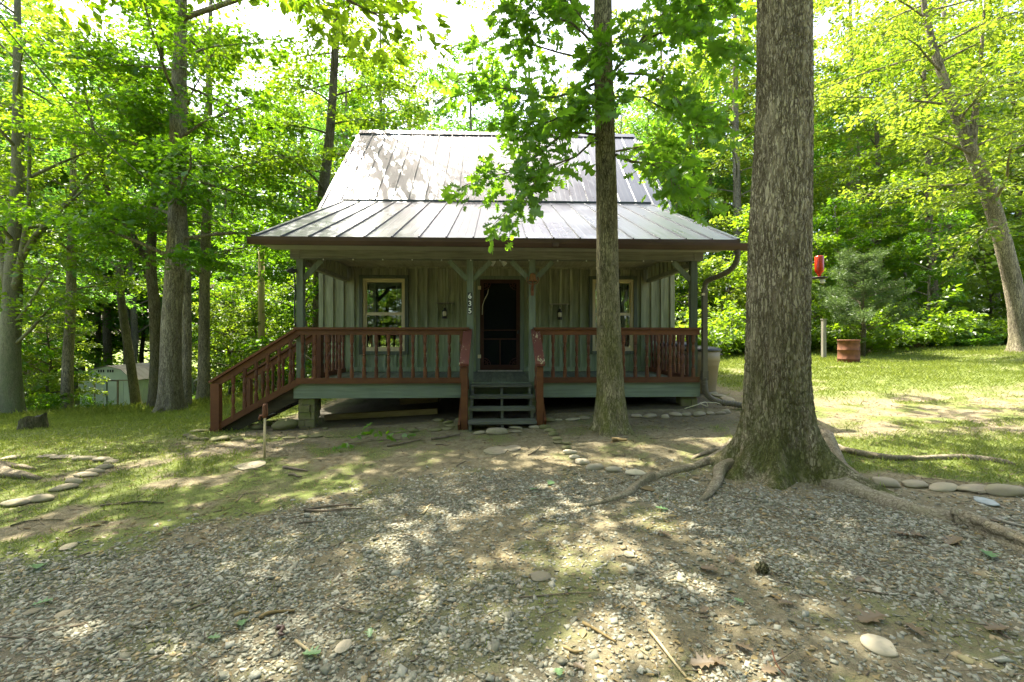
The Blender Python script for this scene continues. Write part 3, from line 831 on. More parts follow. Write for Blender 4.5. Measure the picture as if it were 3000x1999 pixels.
# --- side stairs to the left
ss = node_part('side_stairs', cab)
xt, xb_ = CX - 3.44, -4.74
zl = gz(-4.75, 7.95)
for k, y in enumerate((7.83, 8.80)):
    MB().box(xb_ - .05, xb_ + .09, y - .05, y + .05, zl - .1, .70).build('newel_post', MAT['red'], ss)
    MB().bar((xt + .02, y, 1.628), (xb_ - .07, y, .725), .13, .036).build('cap_rail', MAT['red'], ss)
    MB().bar((xt + .02, y, 1.545), (xb_ - .03, y, .66), .05, .10).build('top_rail', MAT['red'], ss)
    MB().bar((xt + .04, y - .002, .735), (xb_ - .06, y - .002, zl + .02), .048, .10).build('bottom_rail', MAT['red'], ss)
    MB().bar((xt + .02, y + .06, .55), (xb_ + .10, y + .06, zl + .02), .04, .24).build('stringer', MAT['darkwood'], ss)
    for j in range(6):
        t = (j + .55) / 6.6; xx = xt + (xb_ + .1 - xt) * t
        zb_ = .76 + (zl + .05 - .76) * ((xt - xx) / (xt - xb_)); zt_ = 1.52 + (.66 - 1.52) * ((xt - xx) / (xt - xb_))
        place('baluster', baluster_mesh(zt_ - zb_), (xx, y, zb_), ss)
for j in range(4):
    xx = xt - .27 * (j + 1); zz = ZD - .165 * (j + 1)
    B('tread', 'tread', ss, xx - .02, xx + .27, 7.91, 8.83, zz - .038, zz)
B('rear_post', 'red', ss, CX - 3.49, CX - 3.39, 8.75, 8.85, ZD + .003, 1.60)

# --- porch roof
pr = node_part('porch_roof', cab)
Y0, Z0, Y1, Z1 = 7.20, 3.045, 11.30, 4.80
XL, XR = CX - 3.83, CX + 3.83
npan = 18; pw = (XR - XL) / npan
sl = Vector((0, Y1 - Y0, Z1 - Z0)).normalized(); nr = Vector((0, -sl.z, sl.y))
MB().slab([(XL + .01, Y0 + .02, Z0 - .03), (XR - .01, Y0 + .02, Z0 - .03), (XR - .01, Y1, Z1 - .035), (XL + .01, Y1, Z1 - .035)], .05).build('roof_deck', MAT['plank'], pr)
for i in range(npan):
    xa = XL + i * pw; q = MB(); dz = rnd.uniform(-.003, .003)
    # pan with two shallow stiffening ribs
    us = [0, .30, .32, .34, .36, .64, .66, .68, .70, 1]; hs = [0, 0, .0025, .0025, 0, 0, .0025, .0025, 0, 0]
    lo = [(xa + .012 + u * (pw - .024), Y0, Z0 + h + dz) for u, h in zip(us, hs)]; hi = [(xa + .012 + u * (pw - .024), Y1, Z1 + h - dz) for u, h in zip(us, hs)]
    n = len(us); lob = [(p[0], p[1], p[2] - .02 - h) for p, h in zip(lo, hs)]; hib = [(p[0], p[1], p[2] - .02 - h) for p, h in zip(hi, hs)]
    fs = [(k, k + 1, n + k + 1, n + k) for k in range(n - 1)] + [(2 * n + k + 1, 2 * n + k, k, k + 1)[::-1] for k in range(n - 1)]
    q.add(lo + hi + lob + hib, fs); q.build('roof_panel', MAT['roof'], pr)
for i in range(npan + 1):
    xa = XL + i * pw
    a = Vector((xa, Y0 - .005, Z0)) + nr * .008; b = Vector((xa, Y1, Z1)) + nr * .008
    MB().bar(a, b, .02 if 0 < i < npan else .06, .034, nr).build('standing_seam', MAT['roof'], pr)
for s, x in ((-1, XL), (1, XR)):
    MB().bar((x + s * .02, Y0 - .01, Z0 - .055), (x + s * .02, Y1, Z1 - .055), .02, .10, nr).build('rake_board', MAT['darktrim'], pr)
    MB().slab([(x - s * .44, Y0 + .05, Z0 - .10), (x, Y0 + .05, Z0 - .10), (x, Y1, Z1 - .10), (x - s * .44, Y1, Z1 - .10)][::(1 if s > 0 else 1)], .01).build('rake_soffit', MAT['soffit'], pr)
B('eave_soffit', 'soffit', pr, CX - 3.82, CX + 3.82, Y0 + .06, YP - .08, 2.965, 2.975)
B('drip_edge', 'gutter', pr, XL - .01, XR + .01, Y0 - .012, Y0 + .006, Z0 - .05, Z0 + .006)
B('fascia', 'beam', pr, XL, XR, Y0 + .02, Y0 + .05, 2.955, Z0 - .04)
# gutter with a fall to the right
gu = node_part('gutter', cab)
def gut(xa, xb, za, zb, yoff=0):
    sec = [(-.0, .0), (-.0, -.105), (-.06, -.105), (-.105, -.045), (-.115, 0), (-.105, .0), (-.098, -.04), (-.058, -.095), (-.01, -.095), (-.01, 0)]
    v = [(xa, Y0 + .015 + yoff + y, za + z) for y, z in sec] + [(xb, Y0 + .015 + yoff + y, zb + z) for y, z in sec]; n = len(sec)
    return MB().add(v, [(i, (i + 1) % n, n + (i + 1) % n, n + i) for i in range(n)] + [tuple(range(n)), tuple(range(n, 2 * n))[::-1]])
gut(XL - .05, -1.1, 3.028, 3.012).build('gutter_length', MAT['gutter'], gu)
gut(-1.12, .95, 3.014, 2.998, -.006).build('gutter_length', MAT['gutter'], gu)
gut(.93, XR + .22, 3.002, 2.975).build('gutter_length', MAT['gutter'], gu)
for xx in (XL - .05, XR + .22):
    zz = 3.028 if xx < 0 else 2.975
    B('end_cap', 'gutter', gu, xx - .006, xx + .006, Y0 - .095, Y0 + .012, zz - .10, zz)
MB().box(.88, .97, Y0 - .112, Y0 - .085, 2.905, 2.965).build('loose_joint', MAT['gutter'], gu)
# downspout
dn = node_part('downspout', cab)
xs_ = CX + 3.60
path = [Vector(p) for p in ((3.86, 7.17, 2.88), (3.87, 7.19, 2.78), (3.86, 7.25, 2.66), (3.80, 7.36, 2.56), (3.71, 7.52, 2.50), (xs_ + .0, 7.68, 2.47), (xs_ - .04, 7.76, 2.42), (xs_ - .05, 7.78, 2.30))]
def smooth_path(pts, n):
    pts = [Vector(p) for p in pts]; out = []
    for i in range(len(pts) - 1):
        p0, p1, p2, p3 = pts[max(i - 1, 0)], pts[i], pts[i + 1], pts[min(i + 2, len(pts) - 1)]
        for k in range(n):
            t = k / n
            out.append(0.5 * ((2 * p1) + (p2 - p0) * t + (2 * p0 - 5 * p1 + 4 * p2 - p3) * t * t + (3 * p1 - p0 - 3 * p2 + p3) * t**3))
    out.append(pts[-1]); return out
sp = smooth_path(path, 8)
MB().tube(sp, [.040 + .007 * (i % 2) for i in range(len(sp))], 12).build('flexible_elbow', MAT['pipe'], dn)
B('straight_pipe', 'pipe', dn, xs_ - .09, xs_ - .01, 7.745, 7.82, .86, 2.32)
B('connector', 'pipe', dn, xs_ - .1, xs_ - .0, 7.735, 7.83, .74, .90)
zg = gz(4.0, 7.5)
path = [(xs_ - .05, 7.78, .78), (xs_ - .05, 7.77, .62), (xs_ - .02, 7.73, .48), (xs_ + .12, 7.66, .38), (xs_ + .35, 7.55, zg + .09), (xs_ + .62, 7.42, zg + .05)]
sp = smooth_path(path, 14)
MB().tube(sp, [.047 + .009 * (1 if (i // 1) % 2 else 0) for i in range(len(sp))], 14, False).build('corrugated_hose', MAT['pipe'], dn)
MB().tube([sp[-1], sp[-2] * .4 + sp[-3] * .6], .044, 14).build('hose_mouth', MAT['black'], dn)
B('pipe_strap', 'cream', dn, xs_ - .11, xs_ - .06, 7.74, 7.80, 2.20, 2.24)

# --- main roof
mr = node_part('main_roof', cab)
YR, ZR = 14.40, 7.90
XL2, XR2 = CX - 4.30, CX + 4.30
sm = Vector((0, 1, (ZR - Z1) / (YR - Y1))).normalized(); nm_ = Vector((0, -sm.z, sm.y))
slope = (ZR - Z1) / (YR - Y1)
Ye = 9.95
def zr(y): return Z1 + (y - Y1) * slope
npan2 = 21; pw2 = (XR2 - XL2) / npan2
MB().slab([(XL2 + .02, Ye, zr(Ye) - .05), (XR2 - .02, Ye, zr(Ye) - .05), (XR2 - .02, YR, ZR - .05), (XL2 + .02, YR, ZR - .05)], .06).build('roof_deck', MAT['plank'], mr)
for i in range(npan2):
    xa = XL2 + i * pw2; q = MB(); dz = rnd.uniform(-.003, .003)
    us = [0, .30, .33, .36, .64, .67, .70, 1]; hs = [0, 0, .0025, 0, 0, .0025, 0, 0]
    yb = Ye if (i < 1 or i >= npan2 - 1) else Y1 - .25
    lo = [(xa + .012 + u * (pw2 - .024), yb, zr(yb) + h + dz) for u, h in zip(us, hs)]; hi = [(xa + .012 + u * (pw2 - .024), YR, ZR + h - dz) for u, h in zip(us, hs)]
    n = len(us); q.add(lo + hi + [(p[0], p[1], zr(yb) - .02) for p in lo] + [(p[0], p[1], ZR - .02) for p in hi],
        [(k, k + 1, n + k + 1, n + k) for k in range(n - 1)] + [(k + 1, k, 2 * n + k, 2 * n + k + 1) for k in range(n - 1)])
    q.build('roof_panel', MAT['roof'], mr)
for i in range(npan2 + 1):
    xa = XL2 + i * pw2; yb = Ye if (i < 2 or i >= npan2 - 1) else Y1 + .02
    MB().bar(Vector((xa, yb, zr(yb))) + nm_ * .008, Vector((xa, YR, ZR)) + nm_ * .008, .02 if 0 < i < npan2 else .07, .034, nm_).build('standing_seam', MAT['roof'], mr)
for s, x in ((-1, XL2), (1, XR2)):
    MB().bar((x + s * .02, Ye, zr(Ye) - .08), (x + s * .02, YR, ZR - .08), .022, .15, nm_).build('rake_board', MAT['darktrim'], mr)
MB().slab([(XR2, YR + 4.4, zr(YR - 4.4)), (XL2, YR + 4.4, zr(YR - 4.4)), (XL2, YR, ZR), (XR2, YR, ZR)], .05).build('rear_slope', MAT['roof'], mr)
MB().poly([(XL2 - .02, YR - .16, ZR - .11), (XL2 - .02, YR, ZR + .055), (XL2 - .02, YR + .16, ZR - .11), (XL2 - .02, YR, ZR + .03)][::-1], (XR2 - XL2 + .04, 0, 0)).build('ridge_cap', MAT['roof'], mr)
MB().bar((XL + .02, Y1 - .01, Z1 + .035), (XR - .02, Y1 - .01, Z1 + .035), .03, .05).build('flashing', MAT['roof'], mr)

# ================================================================== THINGS ON THE PORCH
for (xa, xb, z, lab, lab2) in ((-1.37, -.96, 2.25, 'small weathered wall shelf left of the screen door', 'little black hanging lantern under the shelf left of the door'), (1.21, 1.636, 2.23, 'small weathered wall shelf right of the screen door', 'little black hanging lantern under the shelf right of the door')):
    s = thing('wall_shelf', lab, 'shelf', ((xa + xb) / 2, YW - .03, z), 'wall shelves beside the door')
    B('board', 'post', s, xa, xb, YW - .17, YW - .026, z - .02, z)
    for x in (xa + .04, xb - .04):
        MB().poly([(x - .012, YW - .026, z - .021), (x - .012, YW - .14, z - .021), (x - .012, YW - .10, z - .07), (x - .012, YW - .05, z - .16), (x - .012, YW - .04, z - .26), (x - .012, YW - .026, z - .26)], (.024, 0, 0)).build('bracket', MAT['wall'], s)
    x = (xa + xb) / 2; y = YW - .10; zb = z - .36
    l = thing('lantern', lab2, 'lantern', (x, y, zb), 'hanging lanterns beside the door')
    MB().lathe([(.052, 0), (.055, .02), (.052, .05), (.03, .055)], 12, (x, y, zb)).build('base', MAT['black'], l, True)
    MB().lathe([(.032, .055), (.043, .09), (.043, .13), (.032, .165)], 12, (x, y, zb)).build('globe', MAT['lamp'], l, True)
    MB().lathe([(.032, .165), (.05, .17), (.045, .19), (.028, .21), (.028, .24), (.015, .245)], 12, (x, y, zb)).build('hood', MAT['black'], l, True)
    MB().tube([(x + .05 * math.sin(a), y, zb + .17 + .14 * math.cos(a) * (1 if abs(a) < PI / 2 else .6)) for a in [(-1.9 + 3.8 * k / 14) for k in range(15)]], .004, 5).build('bail', MAT['black'], l)
    for sx in (-1, 1): MB().tube([(x + sx * .05, y, zb + .03), (x + sx * .052, y, zb + .19)], .004, 5).build('guard_wire', MAT['black'], l)
# bell
bl = thing('bell', 'rusty dinner bell in a yoke on the post right of the steps', 'bell', (.617, 7.79, 2.40))
MB().lathe([(.078, 0), (.074, .012), (.060, .05), (.052, .09), (.046, .115), (.03, .135), (.012, .142)], 16, (.617, 7.79, 2.44)).build('bell_cup', MAT['bell'], bl, True)
MB().tube([(.617 + .10 * math.sin(a), 7.79, 2.47 - .08 * math.cos(a)) for a in [(-2.2 + 4.4 * k / 18) for k in range(19)]], .010, 6).build('yoke', MAT['rust'], bl, True)
MB().lathe([(.012, 0), (.022, .012), (.012, .03), (.006, .08)], 8, (.617, 7.79, 2.395)).build('clapper', MAT['rust'], bl, True)
MB().bar((.617, 7.79, 2.385), (.617, 7.87, 2.30), .035, .05).build('bracket', MAT['rust'], bl)
MB().bar((.617, 7.865, 2.36), (.617, 7.865, 2.20), .05, .018, (0, 1, 0)).build('back_plate', MAT['rust'], bl)
# house number
hn = thing('house_number', 'black plates with white house number 635 on the porch post', 'sign', (-.461, 7.872, 1.87))
for i, ch in enumerate('635'):
    zc = 2.19 - i * .127
    B('plate', 'black', hn, -.461 - .036, -.461 + .036, 7.862, 7.873, zc - .060, zc + .060)
    cu = bpy.data.curves.new('digit', 'FONT'); cu.body = ch; cu.size = .125; cu.extrude = .0015; cu.align_x = 'CENTER'; cu.offset = .0022
    t = bpy.data.objects.new('digit', cu); link(t)
    dg = bpy.context.evaluated_depsgraph_get(); me = bpy.data.meshes.new_from_object(t.evaluated_get(dg))
    bpy.data.objects.remove(t)
    me.materials.clear(); me.materials.append(MAT['white'])
    o = place('digit', me, (-.461, 7.8595, zc - .043), hn, (R(90), 0, 0))
# ceiling fixture
lf = thing('porch_light', 'ceiling fixture with two small white cone shades above the door', 'light', (.077, 9.0, 3.05))
MB().lathe([(.06, 0), (.06, -.02), (.02, -.04)], 12, (.03, 9.0, 3.058)).build('canopy', MAT['black'], lf)
for s in (-1, 1):
    a = Vector((.03 + s * .05, 9.0, 3.0)); b = a + Vector((s * .09, -.02, -.09))
    MB().tube([Vector((.03, 9.0, 3.02)), a], .01, 6).build('arm', MAT['black'], lf)
    MB().tube([a, a * .7 + b * .3, b], [.012, .03, .055], 12).build('shade', MAT['white'], lf, True)
# string lights under the beam
sl_ = thing('string_lights', 'string of small white bulbs along the underside of the porch beam', 'string lights', (CX, 7.85, 2.80))
MB().tube([(CX - 3.3 + 6.6 * k / 60, 7.848, 2.818 - .006 * math.sin(k * 1.6)) for k in range(61)], .004, 4).build('wire', MAT['cable'], sl_)
for i in range(13):
    MB().lathe([(.006, .010), (.011, 0), (.010, -.012), (.003, -.016)], 8, (CX - 3.0 + i * .50, 7.842, 2.806)).build('bulb', MAT['white'], sl_, True)
ol = thing('outlet_cover', 'small grey outlet cover on the wall right of the door', 'outlet', (1.52, YW - .03, 1.25))
B('plate', 'wall', ol, 1.47, 1.57, YW - .045, YW - .027, 1.18, 1.34)
for z in (1.205, 1.27): B('flap', 'green', ol, 1.485, 1.555, YW - .056, YW - .0455, z, z + .05)
cb = thing('coiled_cable', 'dark cable bundle tied to the left corner porch post', 'cable', (CX - 3.5, 7.9, 2.4))
MB().tube(smooth_path([(CX - 3.49, 7.86, 2.68), (CX - 3.56, 7.85, 2.62), (CX - 3.50, 7.85, 2.57), (CX - 3.48, 7.86, 2.30), (CX - 3.49, 7.86, 1.95), (CX - 3.475, 7.86, 1.66)], 6), .013, 6).build('strand', MAT['black'], cb, True)
MB().tube(smooth_path([(CX - 3.45, 7.865, 2.60), (CX - 3.53, 7.85, 2.585), (CX - 3.60, 7.85, 2.60), (CX - 3.56, 7.86, 2.63), (CX - 3.46, 7.866, 2.625)], 6), .022, 6).build('coil', MAT['black'], cb, True)
# ================================================================== TREES
LEAF6 = (np.array([(0, 0, 0), (-.29, .32, .06), (-.22, .70, .03), (0, 1, -.05), (.22, .70, .03), (.29, .32, .06)], float), np.array([(0, 3, 2, 1), (0, 5, 4, 3)]))
_hl = [(0, 0), (.03, .10), (.22, .16), (.10, .28), (.38, .38), (.13, .47), (.45, .68), (.15, .70), (.20, .92), (0, 1)]
OAK = (np.array([(0, 0, 0)] + [(x, y, .10 * abs(x)) for x, y in _hl[1:-1]] + [(0, 1, -.05)] + [(-x, y, .10 * abs(x)) for x, y in _hl[1:-1]], float),
       np.array([[0, 1, 2, 3, 4, 5, 6, 7, 8, 9], [0, 9, 17, 16, 15, 14, 13, 12, 11, 10]]))
_mp = [(0, 0), (.22, .02), (.14, .20), (.46, .36), (.26, .48), (.30, .70), (.12, .64), (0, 1)]
MAPLE = (np.array([(0, 0, 0)] + [(x, y, .12 * abs(x)) for x, y in _mp[1:-1]] + [(0, 1, -.08)] + [(-x, y, .12 * abs(x)) for x, y in _mp[1:-1]], float),
         np.array([[0, 1, 2, 3, 4, 5, 6, 7], [0, 7, 13, 12, 11, 10, 9, 8]]))
NEEDLE = (np.array([(-.10, 0, 0), (.10, 0, 0), (.05, 1, .0), (-.05, 1, 0)], float), np.array([(0, 1, 2, 3)]))

def unit(v): return v / (np.linalg.norm(v, axis=-1, keepdims=True) + 1e-9)
def spray_leaves(rng, C, D, L, n, size, flat=.10, droop=.22, width=.45, tilt=.55):
    "leaves of flat sprays: C start, D direction, L length (arrays), n leaves each -> points, dirs, normals, sizes"
    m = len(C); idx = np.repeat(np.arange(m), n); N = m * n
    C, D, L = C[idx], unit(D)[idx], L[idx]
    up = np.array([0, 0, 1.0]); side = unit(np.cross(D, up) + 1e-6)
    t = rng.uniform(.05, 1, N)**.85
    lat = rng.uniform(-1, 1, N) * width * np.sin(PI * np.clip(t, .12, .93))
    p = C + D * (t * L)[:, None] + side * (lat * L)[:, None]
    p[:, 2] += rng.normal(0, 1, N) * flat * L - droop * L * t**2
    d = D * .7 + side * (np.sign(lat) * .8)[:, None] + rng.normal(0, .45, (N, 3)); d[:, 2] -= .35
    nn = up + rng.normal(0, tilt, (N, 3))
    s = size * rng.lognormal(0, .22, N)
    return p, d, nn, s
def leaf_mesh(name, parts, tpl, mat):
    p = np.concatenate([a[0] for a in parts]); d = np.concatenate([a[1] for a in parts]); n = np.concatenate([a[2] for a in parts]); s = np.concatenate([a[3] for a in parts])
    X, Y, Z = frames(d, n)
    V, F = scatter_template(tpl[0], tpl[1], p, X, Y, Z, np.stack([s, s, s], 1))
    return np_mesh(name, V, F, mat)
def bend(rng, start, az, elev, length, sag=.25, n=6, wob=.12):
    "a limb: leaves the trunk at elev, levels off, wobbles"
    p = np.array(start, float); out = [p.copy()]; e = elev; a = az
    for i in range(n - 1):
        st = length / (n - 1)
        p = p + st * np.array([math.cos(a) * math.cos(e), math.sin(a) * math.cos(e), math.sin(e)])
        out.append(p.copy()); e -= sag * rng.uniform(.3, 1.2) / (n - 1) * 1.6; a += rng.normal(0, wob)
    return np.array(out)
def along(pl, t):
    pl = np.asarray(pl); f = t * (len(pl) - 1); i = min(int(f), len(pl) - 2); u = f - i
    return pl[i] * (1 - u) + pl[i + 1] * u, unit(pl[i + 1] - pl[i])
def limb_sprays(rng, pl, n, slen, t0=.25):
    C, D, L = [], [], []; tot = np.linalg.norm(np.diff(pl, axis=0), axis=1).sum()
    for i in range(n):
        t = t0 + (1 - t0) * ((i + rng.uniform(.2, .9)) / n); t = min(t, .98)
        c, d = along(pl, t); a = rng.uniform(.35, 1.25) * (1 if i % 2 else -1)
        if t > .9: a *= .3
        ca, sa = math.cos(a), math.sin(a)
        d2 = np.array([d[0] * ca - d[1] * sa, d[0] * sa + d[1] * ca, d[2] * .4 + rng.normal(.05, .18)])
        C.append(c); D.append(unit(d2)); L.append(slen * rng.uniform(.7, 1.25) * (1.15 - .35 * t))
    return np.array(C), np.array(D), np.array(L)
def trunk_mb(path, rad, seg, rng, flare=.0, lobes=5, rough=.05):
    "smoothed trunk with root flare and uneven bark outline"
    pts = smooth_path(path, max(2, int(16 / len(path)))); n = len(pts)
    z0 = pts[0].z
    rr = np.interp(np.linspace(0, 1, n), np.linspace(0, 1, len(rad)), rad)
    ph = rng.uniform(0, 6.28, 4)
    extra = []
    if flare > 0:   # more rings near the ground
        p0, p1 = pts[0], pts[1]; extra = [p0.lerp(p1, k / 9) for k in range(1, 9)]
        rr = np.concatenate([[rr[0]], np.interp(np.arange(1, 9) / 9, [0, 1], rr[:2]), rr[1:]]); pts = [p0] + extra + pts[1:]
    hs = [max(0, p.z - z0) for p in pts]
    def mod(i, a):
        h = hs[i]; f = flare * (.55 * math.exp(-h / .16) + .45 * math.exp(-h / .55))
        lb = 1 + .55 * math.cos(lobes * a + ph[0]) * math.exp(-h / .35) + .25 * math.cos(2 * a + ph[1])
        return 1 + f * max(lb, .2) + rough * (math.sin(3 * a + ph[2] + h * .7) * .6 + math.sin(7 * a + ph[3] - h * 1.9) * .4)
    return MB().tube(pts, list(rr), seg, True, mod)
def grow(name, label, base, path, rad, bark, leaf, tpl, seed, limbs, sprays=8, nleaf=36, slen=1.0, lsize=.15, seg=14, flare=.6, lobes=5, group=None,
         limb_objs=True, t0=.25, twigs=True, flat=.10, root=None, droop=.22, rough=.05, tilt=.55):
    """limbs: list of polylines, or of (z, azimuth deg, elevation deg, length, radius); coordinates relative to the foot of the tree"""
    rng = np.random.default_rng(seed)
    t = root or thing(name, label, 'tree', base, group)
    b = Vector(base)
    tm = trunk_mb([Vector(p) + b for p in path], rad, seg, rng, flare, lobes, rough)
    tm.build('trunk', MAT[bark], t, True)
    pa = np.array([list(p) for p in path], float); parts = []; tw = MB(); lm = MB()
    for l in limbs:
        if len(l) == 5:
            z, az, el, ln, r = l
            i = np.clip(np.searchsorted(pa[:, 2], z) - 1, 0, len(pa) - 2); u = (z - pa[i, 2]) / (pa[i + 1, 2] - pa[i, 2]); s = pa[i] * (1 - u) + pa[i + 1] * u
            pl = bend(rng, s, R(az), R(el), ln)
        else: pl, r = np.array(l[0], float), l[1]
        ws = [Vector(p) + b for p in pl]; sp = smooth_path(ws, 2); rads = list(np.linspace(r, r * .18, len(sp)))
        if limb_objs and r > .03: MB().tube(sp, rads, 7).build('limb', MAT[bark], t, True)
        else: lm.tube(sp, rads, 5)
        C, D, L = limb_sprays(rng, pl, sprays, slen, t0)
        if twigs:
            for c, d, q in zip(C, D, L):
                e = c + d * q * .9; e[2] -= .2 * q
                mid = c + d * q * .5; mid[2] -= .04 * q
                tw.tube([Vector(c) + b, Vector(mid) + b, Vector(e) + b], [max(.006, r * .16), .006, .003], 4, False)
        parts.append(spray_leaves(rng, C, D, L, nleaf, lsize, flat, droop, .45, tilt))
    if lm.v: lm.build('branches', MAT[bark], t, True)
    if tw.v: tag(tw.build('twigs', MAT[bark], t), kind='stuff')
    m = leaf_mesh('crown', parts, tpl, MAT[leaf])
    o = bpy.data.objects.new('crown', m); link(o, t)
    return t
def rand_limbs(seed, n, z0, z1, l0, l1, e0=10, e1=45, r=.05, azs=None):
    rg = random.Random(seed); out = []; a = rg.uniform(0, 360)
    for i in range(n):
        u = (i + rg.random()) / n; a += 137.5 + rg.uniform(-25, 25)
        az = a if azs is None else rg.uniform(*azs)
        out.append((z0 + (z1 - z0) * u, az % 360, rg.uniform(e0, e1), (l0 + (l1 - l0) * rg.random()) * (1.1 - .45 * u), r * (1.15 - .6 * u)))
    return out
def foot(x, y, dz=-.05): return (x, y, gz(x, y) + dz)
def at(px, Y): return P(px, HOR, Y).x      # sideways position of a pixel column at distance Y

# ---- the big oak right of the porch
bx_, by_ = 2.90, 4.62
bt = thing('oak_tree', 'massive furrowed oak trunk with mossy root flare right of the porch', 'tree', foot(bx_, by_))
bb = Vector(foot(bx_, by_))
rng = np.random.default_rng(11)
def bigtrunk():
    # dense trunk with real bark plates
    nz, ns = 330, 144; H = 7.0
    zs = np.concatenate([np.linspace(0, 1.2, 110), np.linspace(1.2, H, nz - 110)[1:]]); nz = len(zs)
    A = np.linspace(0, 2 * PI, ns, endpoint=False); ZZ, AA = np.meshgrid(zs, A, indexing='ij')
    r = np.interp(ZZ, [0, .5, 1.2, 2.2, 4, 7], [.285, .29, .288, .278, .252, .225])
    lob = .34 * np.maximum(0, np.cos((AA - 4.0) * 1.0))**6 * 0
    dirs = [(-.15, .50), (-.95, .42), (2.75, .48), (3.5, .40), (4.15, .30), (1.6, .35), (5.35, .32)]
    for a0, k in dirs:
        da = np.angle(np.exp(1j * (AA - a0))); r = r + k * np.exp(-(da / .26)**2) * np.exp(-ZZ / .17) * .85 + k * .20 * np.exp(-(da / .45)**2) * np.exp(-ZZ / .38)
    r = r + .07 * np.exp(-ZZ / .25)
    # bark plates: stretched cells around the trunk, tileable in angle
    rg = np.random.default_rng(4)
    u = AA / (2 * PI) * 52; w = ZZ * 9.5
    u = u + 1.2 * (vn(AA * 3.0, ZZ * 3, 3) - .5) + .8 * (vn(AA * 9, ZZ * 6, 8) - .5)
    iu = np.floor(u); iw = np.floor(w + .5 * np.mod(iu, 2)); d1 = np.full(u.shape, 9.); d2 = np.full(u.shape, 9.)
    for du in (-1, 0, 1):
        for dw in (-1, 0, 1):
            cu = np.mod(iu + du, 52); cw = iw + dw
            jx = _hash(cu, cw, 1) * .8 + .1; jy = _hash(cu, cw, 2) * .8 + .1
            dd = np.hypot(iu + du + jx - u, (cw + jy - (w + .5 * np.mod(iu, 2))) * .75)
            d2 = np.where(dd < d1, d1, np.minimum(d2, dd)); d1 = np.minimum(d1, dd)
    edge = np.clip((d2 - d1) / .35, 0, 1)
    r = r + .016 * (edge - .6) * np.clip(.35 + ZZ / 1.0, 0, 1) + .010 * (vn(AA * 22, ZZ * 20, 6) - .5) + .03 * (vn(AA * 1.6 + 9, ZZ * .8, 2) - .5)
    cx = np.interp(ZZ, [0, 2, 4, 7], [0, .02, .07, .13]); 
    V = np.stack([cx + r * np.cos(AA), r * np.sin(AA), ZZ], -1).reshape(-1, 3)
    i = np.arange(nz - 1)[:, None] * ns; k = np.arange(ns)[None]; k2 = (k + 1) % ns
    F = np.stack([i + k, i + k2, i + ns + k2, i + ns + k], -1).reshape(-1, 4)
    m = np_mesh('trunk', V, F, MAT['bark_oak'], True)
    o = bpy.data.objects.new('trunk', m); link(o, bt)
bigtrunk()
MB().tube([bb + Vector(p) for p in ((.13, 0, 6.9), (.15, 0, 9), (.1, .1, 12), (.0, .2, 15))], [.228, .20, .13, .05], 14).build('upper_trunk', MAT['bark_oak'], bt, True)
pl = []; parts = []; lm = MB()
rg = np.random.default_rng(21)
for i, (z, az, el, ln, r) in enumerate(rand_limbs(5, 16, 7.2, 14.5, 3.4, 5.6, 8, 35, .09)):
    p = bend(rg, (.13, .05, z), R(az), R(el), ln); lm = MB().tube(smooth_path([Vector(q) + bb for q in p], 2), list(np.linspace(r, r * .2, 11)), 6); lm.build('limb', MAT['bark_oak'], bt, True)
    C, D, L = limb_sprays(rg, p, 8, 1.55, .2); parts.append(spray_leaves(rg, C, D, L, 90, .18))
o = bpy.data.objects.new('crown', leaf_mesh('crown', parts, LEAF6, MAT['leaf_b'])); link(o, bt)
# its surface roots
def root_part(pxs, r0, r1, sink=.35, parent=bt, seg=11, rise=0):
    g = [hit(*q) for q in pxs]; pts = []
    n = len(g); sp = smooth_path(g, 4); m = len(sp); rr = [r0 + (r1 - r0) * (i / (m - 1)) for i in range(m)]
    rg = random.Random(int(pxs[0][0]))
    rr = [r * (1 + .10 * math.sin(i * .9 + pxs[0][1])) for i, r in enumerate(rr)]
    pth = [Vector((p.x, p.y, gz(p.x, p.y) + rr[i] * (1 - 2 * sink))) for i, p in enumerate(sp)]
    for i in range(m): pth[i].z += rise * max(0, 1 - i / (m * .28))**1.5
    pth[-1].z -= r1 * 1.2
    return MB().tube(pth, rr, seg, True, lambda i, a: 1 + .12 * math.sin(3 * a + i * .3) + .06 * math.sin(5 * a - i * .2)).build('root', MAT['root'], parent, True)
z2 = lambda x, y: (1400 + x / 2.614, 1100 + y / 2.614)
z5 = lambda x, y: (2000 + x / 1.568, 600 + y / 1.568)
zr_ = lambda x, y: (2050 + x / 2.477, 1100 + y / 2.477)
root_part([z2(1960, 600), z2(1840, 635), z2(1700, 690), z2(1480, 745), z2(1310, 800)], .075, .04, .5, rise=.12)
root_part([z2(1330, 790), z2(1220, 850), z2(1140, 920), z2(900, 985), z2(690, 1015), z2(600, 1060)], .055, .008, .45)
root_part([z2(1960, 700), z2(1860, 740), z2(1840, 830), z2(1780, 910), z2(1700, 975)], .075, .02, .3)
root_part([z2(2010, 480), z2(1900, 560), z2(1760, 600), z2(1640, 640)], .06, .02, .4)
root_part([zr_(700, 640), zr_(850, 730), zr_(1050, 820), zr_(1250, 890), zr_(1500, 970), zr_(1700, 1020), zr_(1900, 1060)], .17, .05, .62, rise=.26)
root_part([zr_(1880, 1050), zr_(2020, 1120), zr_(2150, 1190), zr_(2353, 1290), zr_(2600, 1420)], .07, .05, .6)
root_part([zr_(860, 480), zr_(960, 520), zr_(1150, 580), zr_(1500, 615), zr_(1900, 605), zr_(2300, 650)], .055, .03, .35)
root_part([zr_(900, 560), zr_(1010, 680), zr_(1120, 760), zr_(1300, 830)], .12, .03, .45, rise=.15)

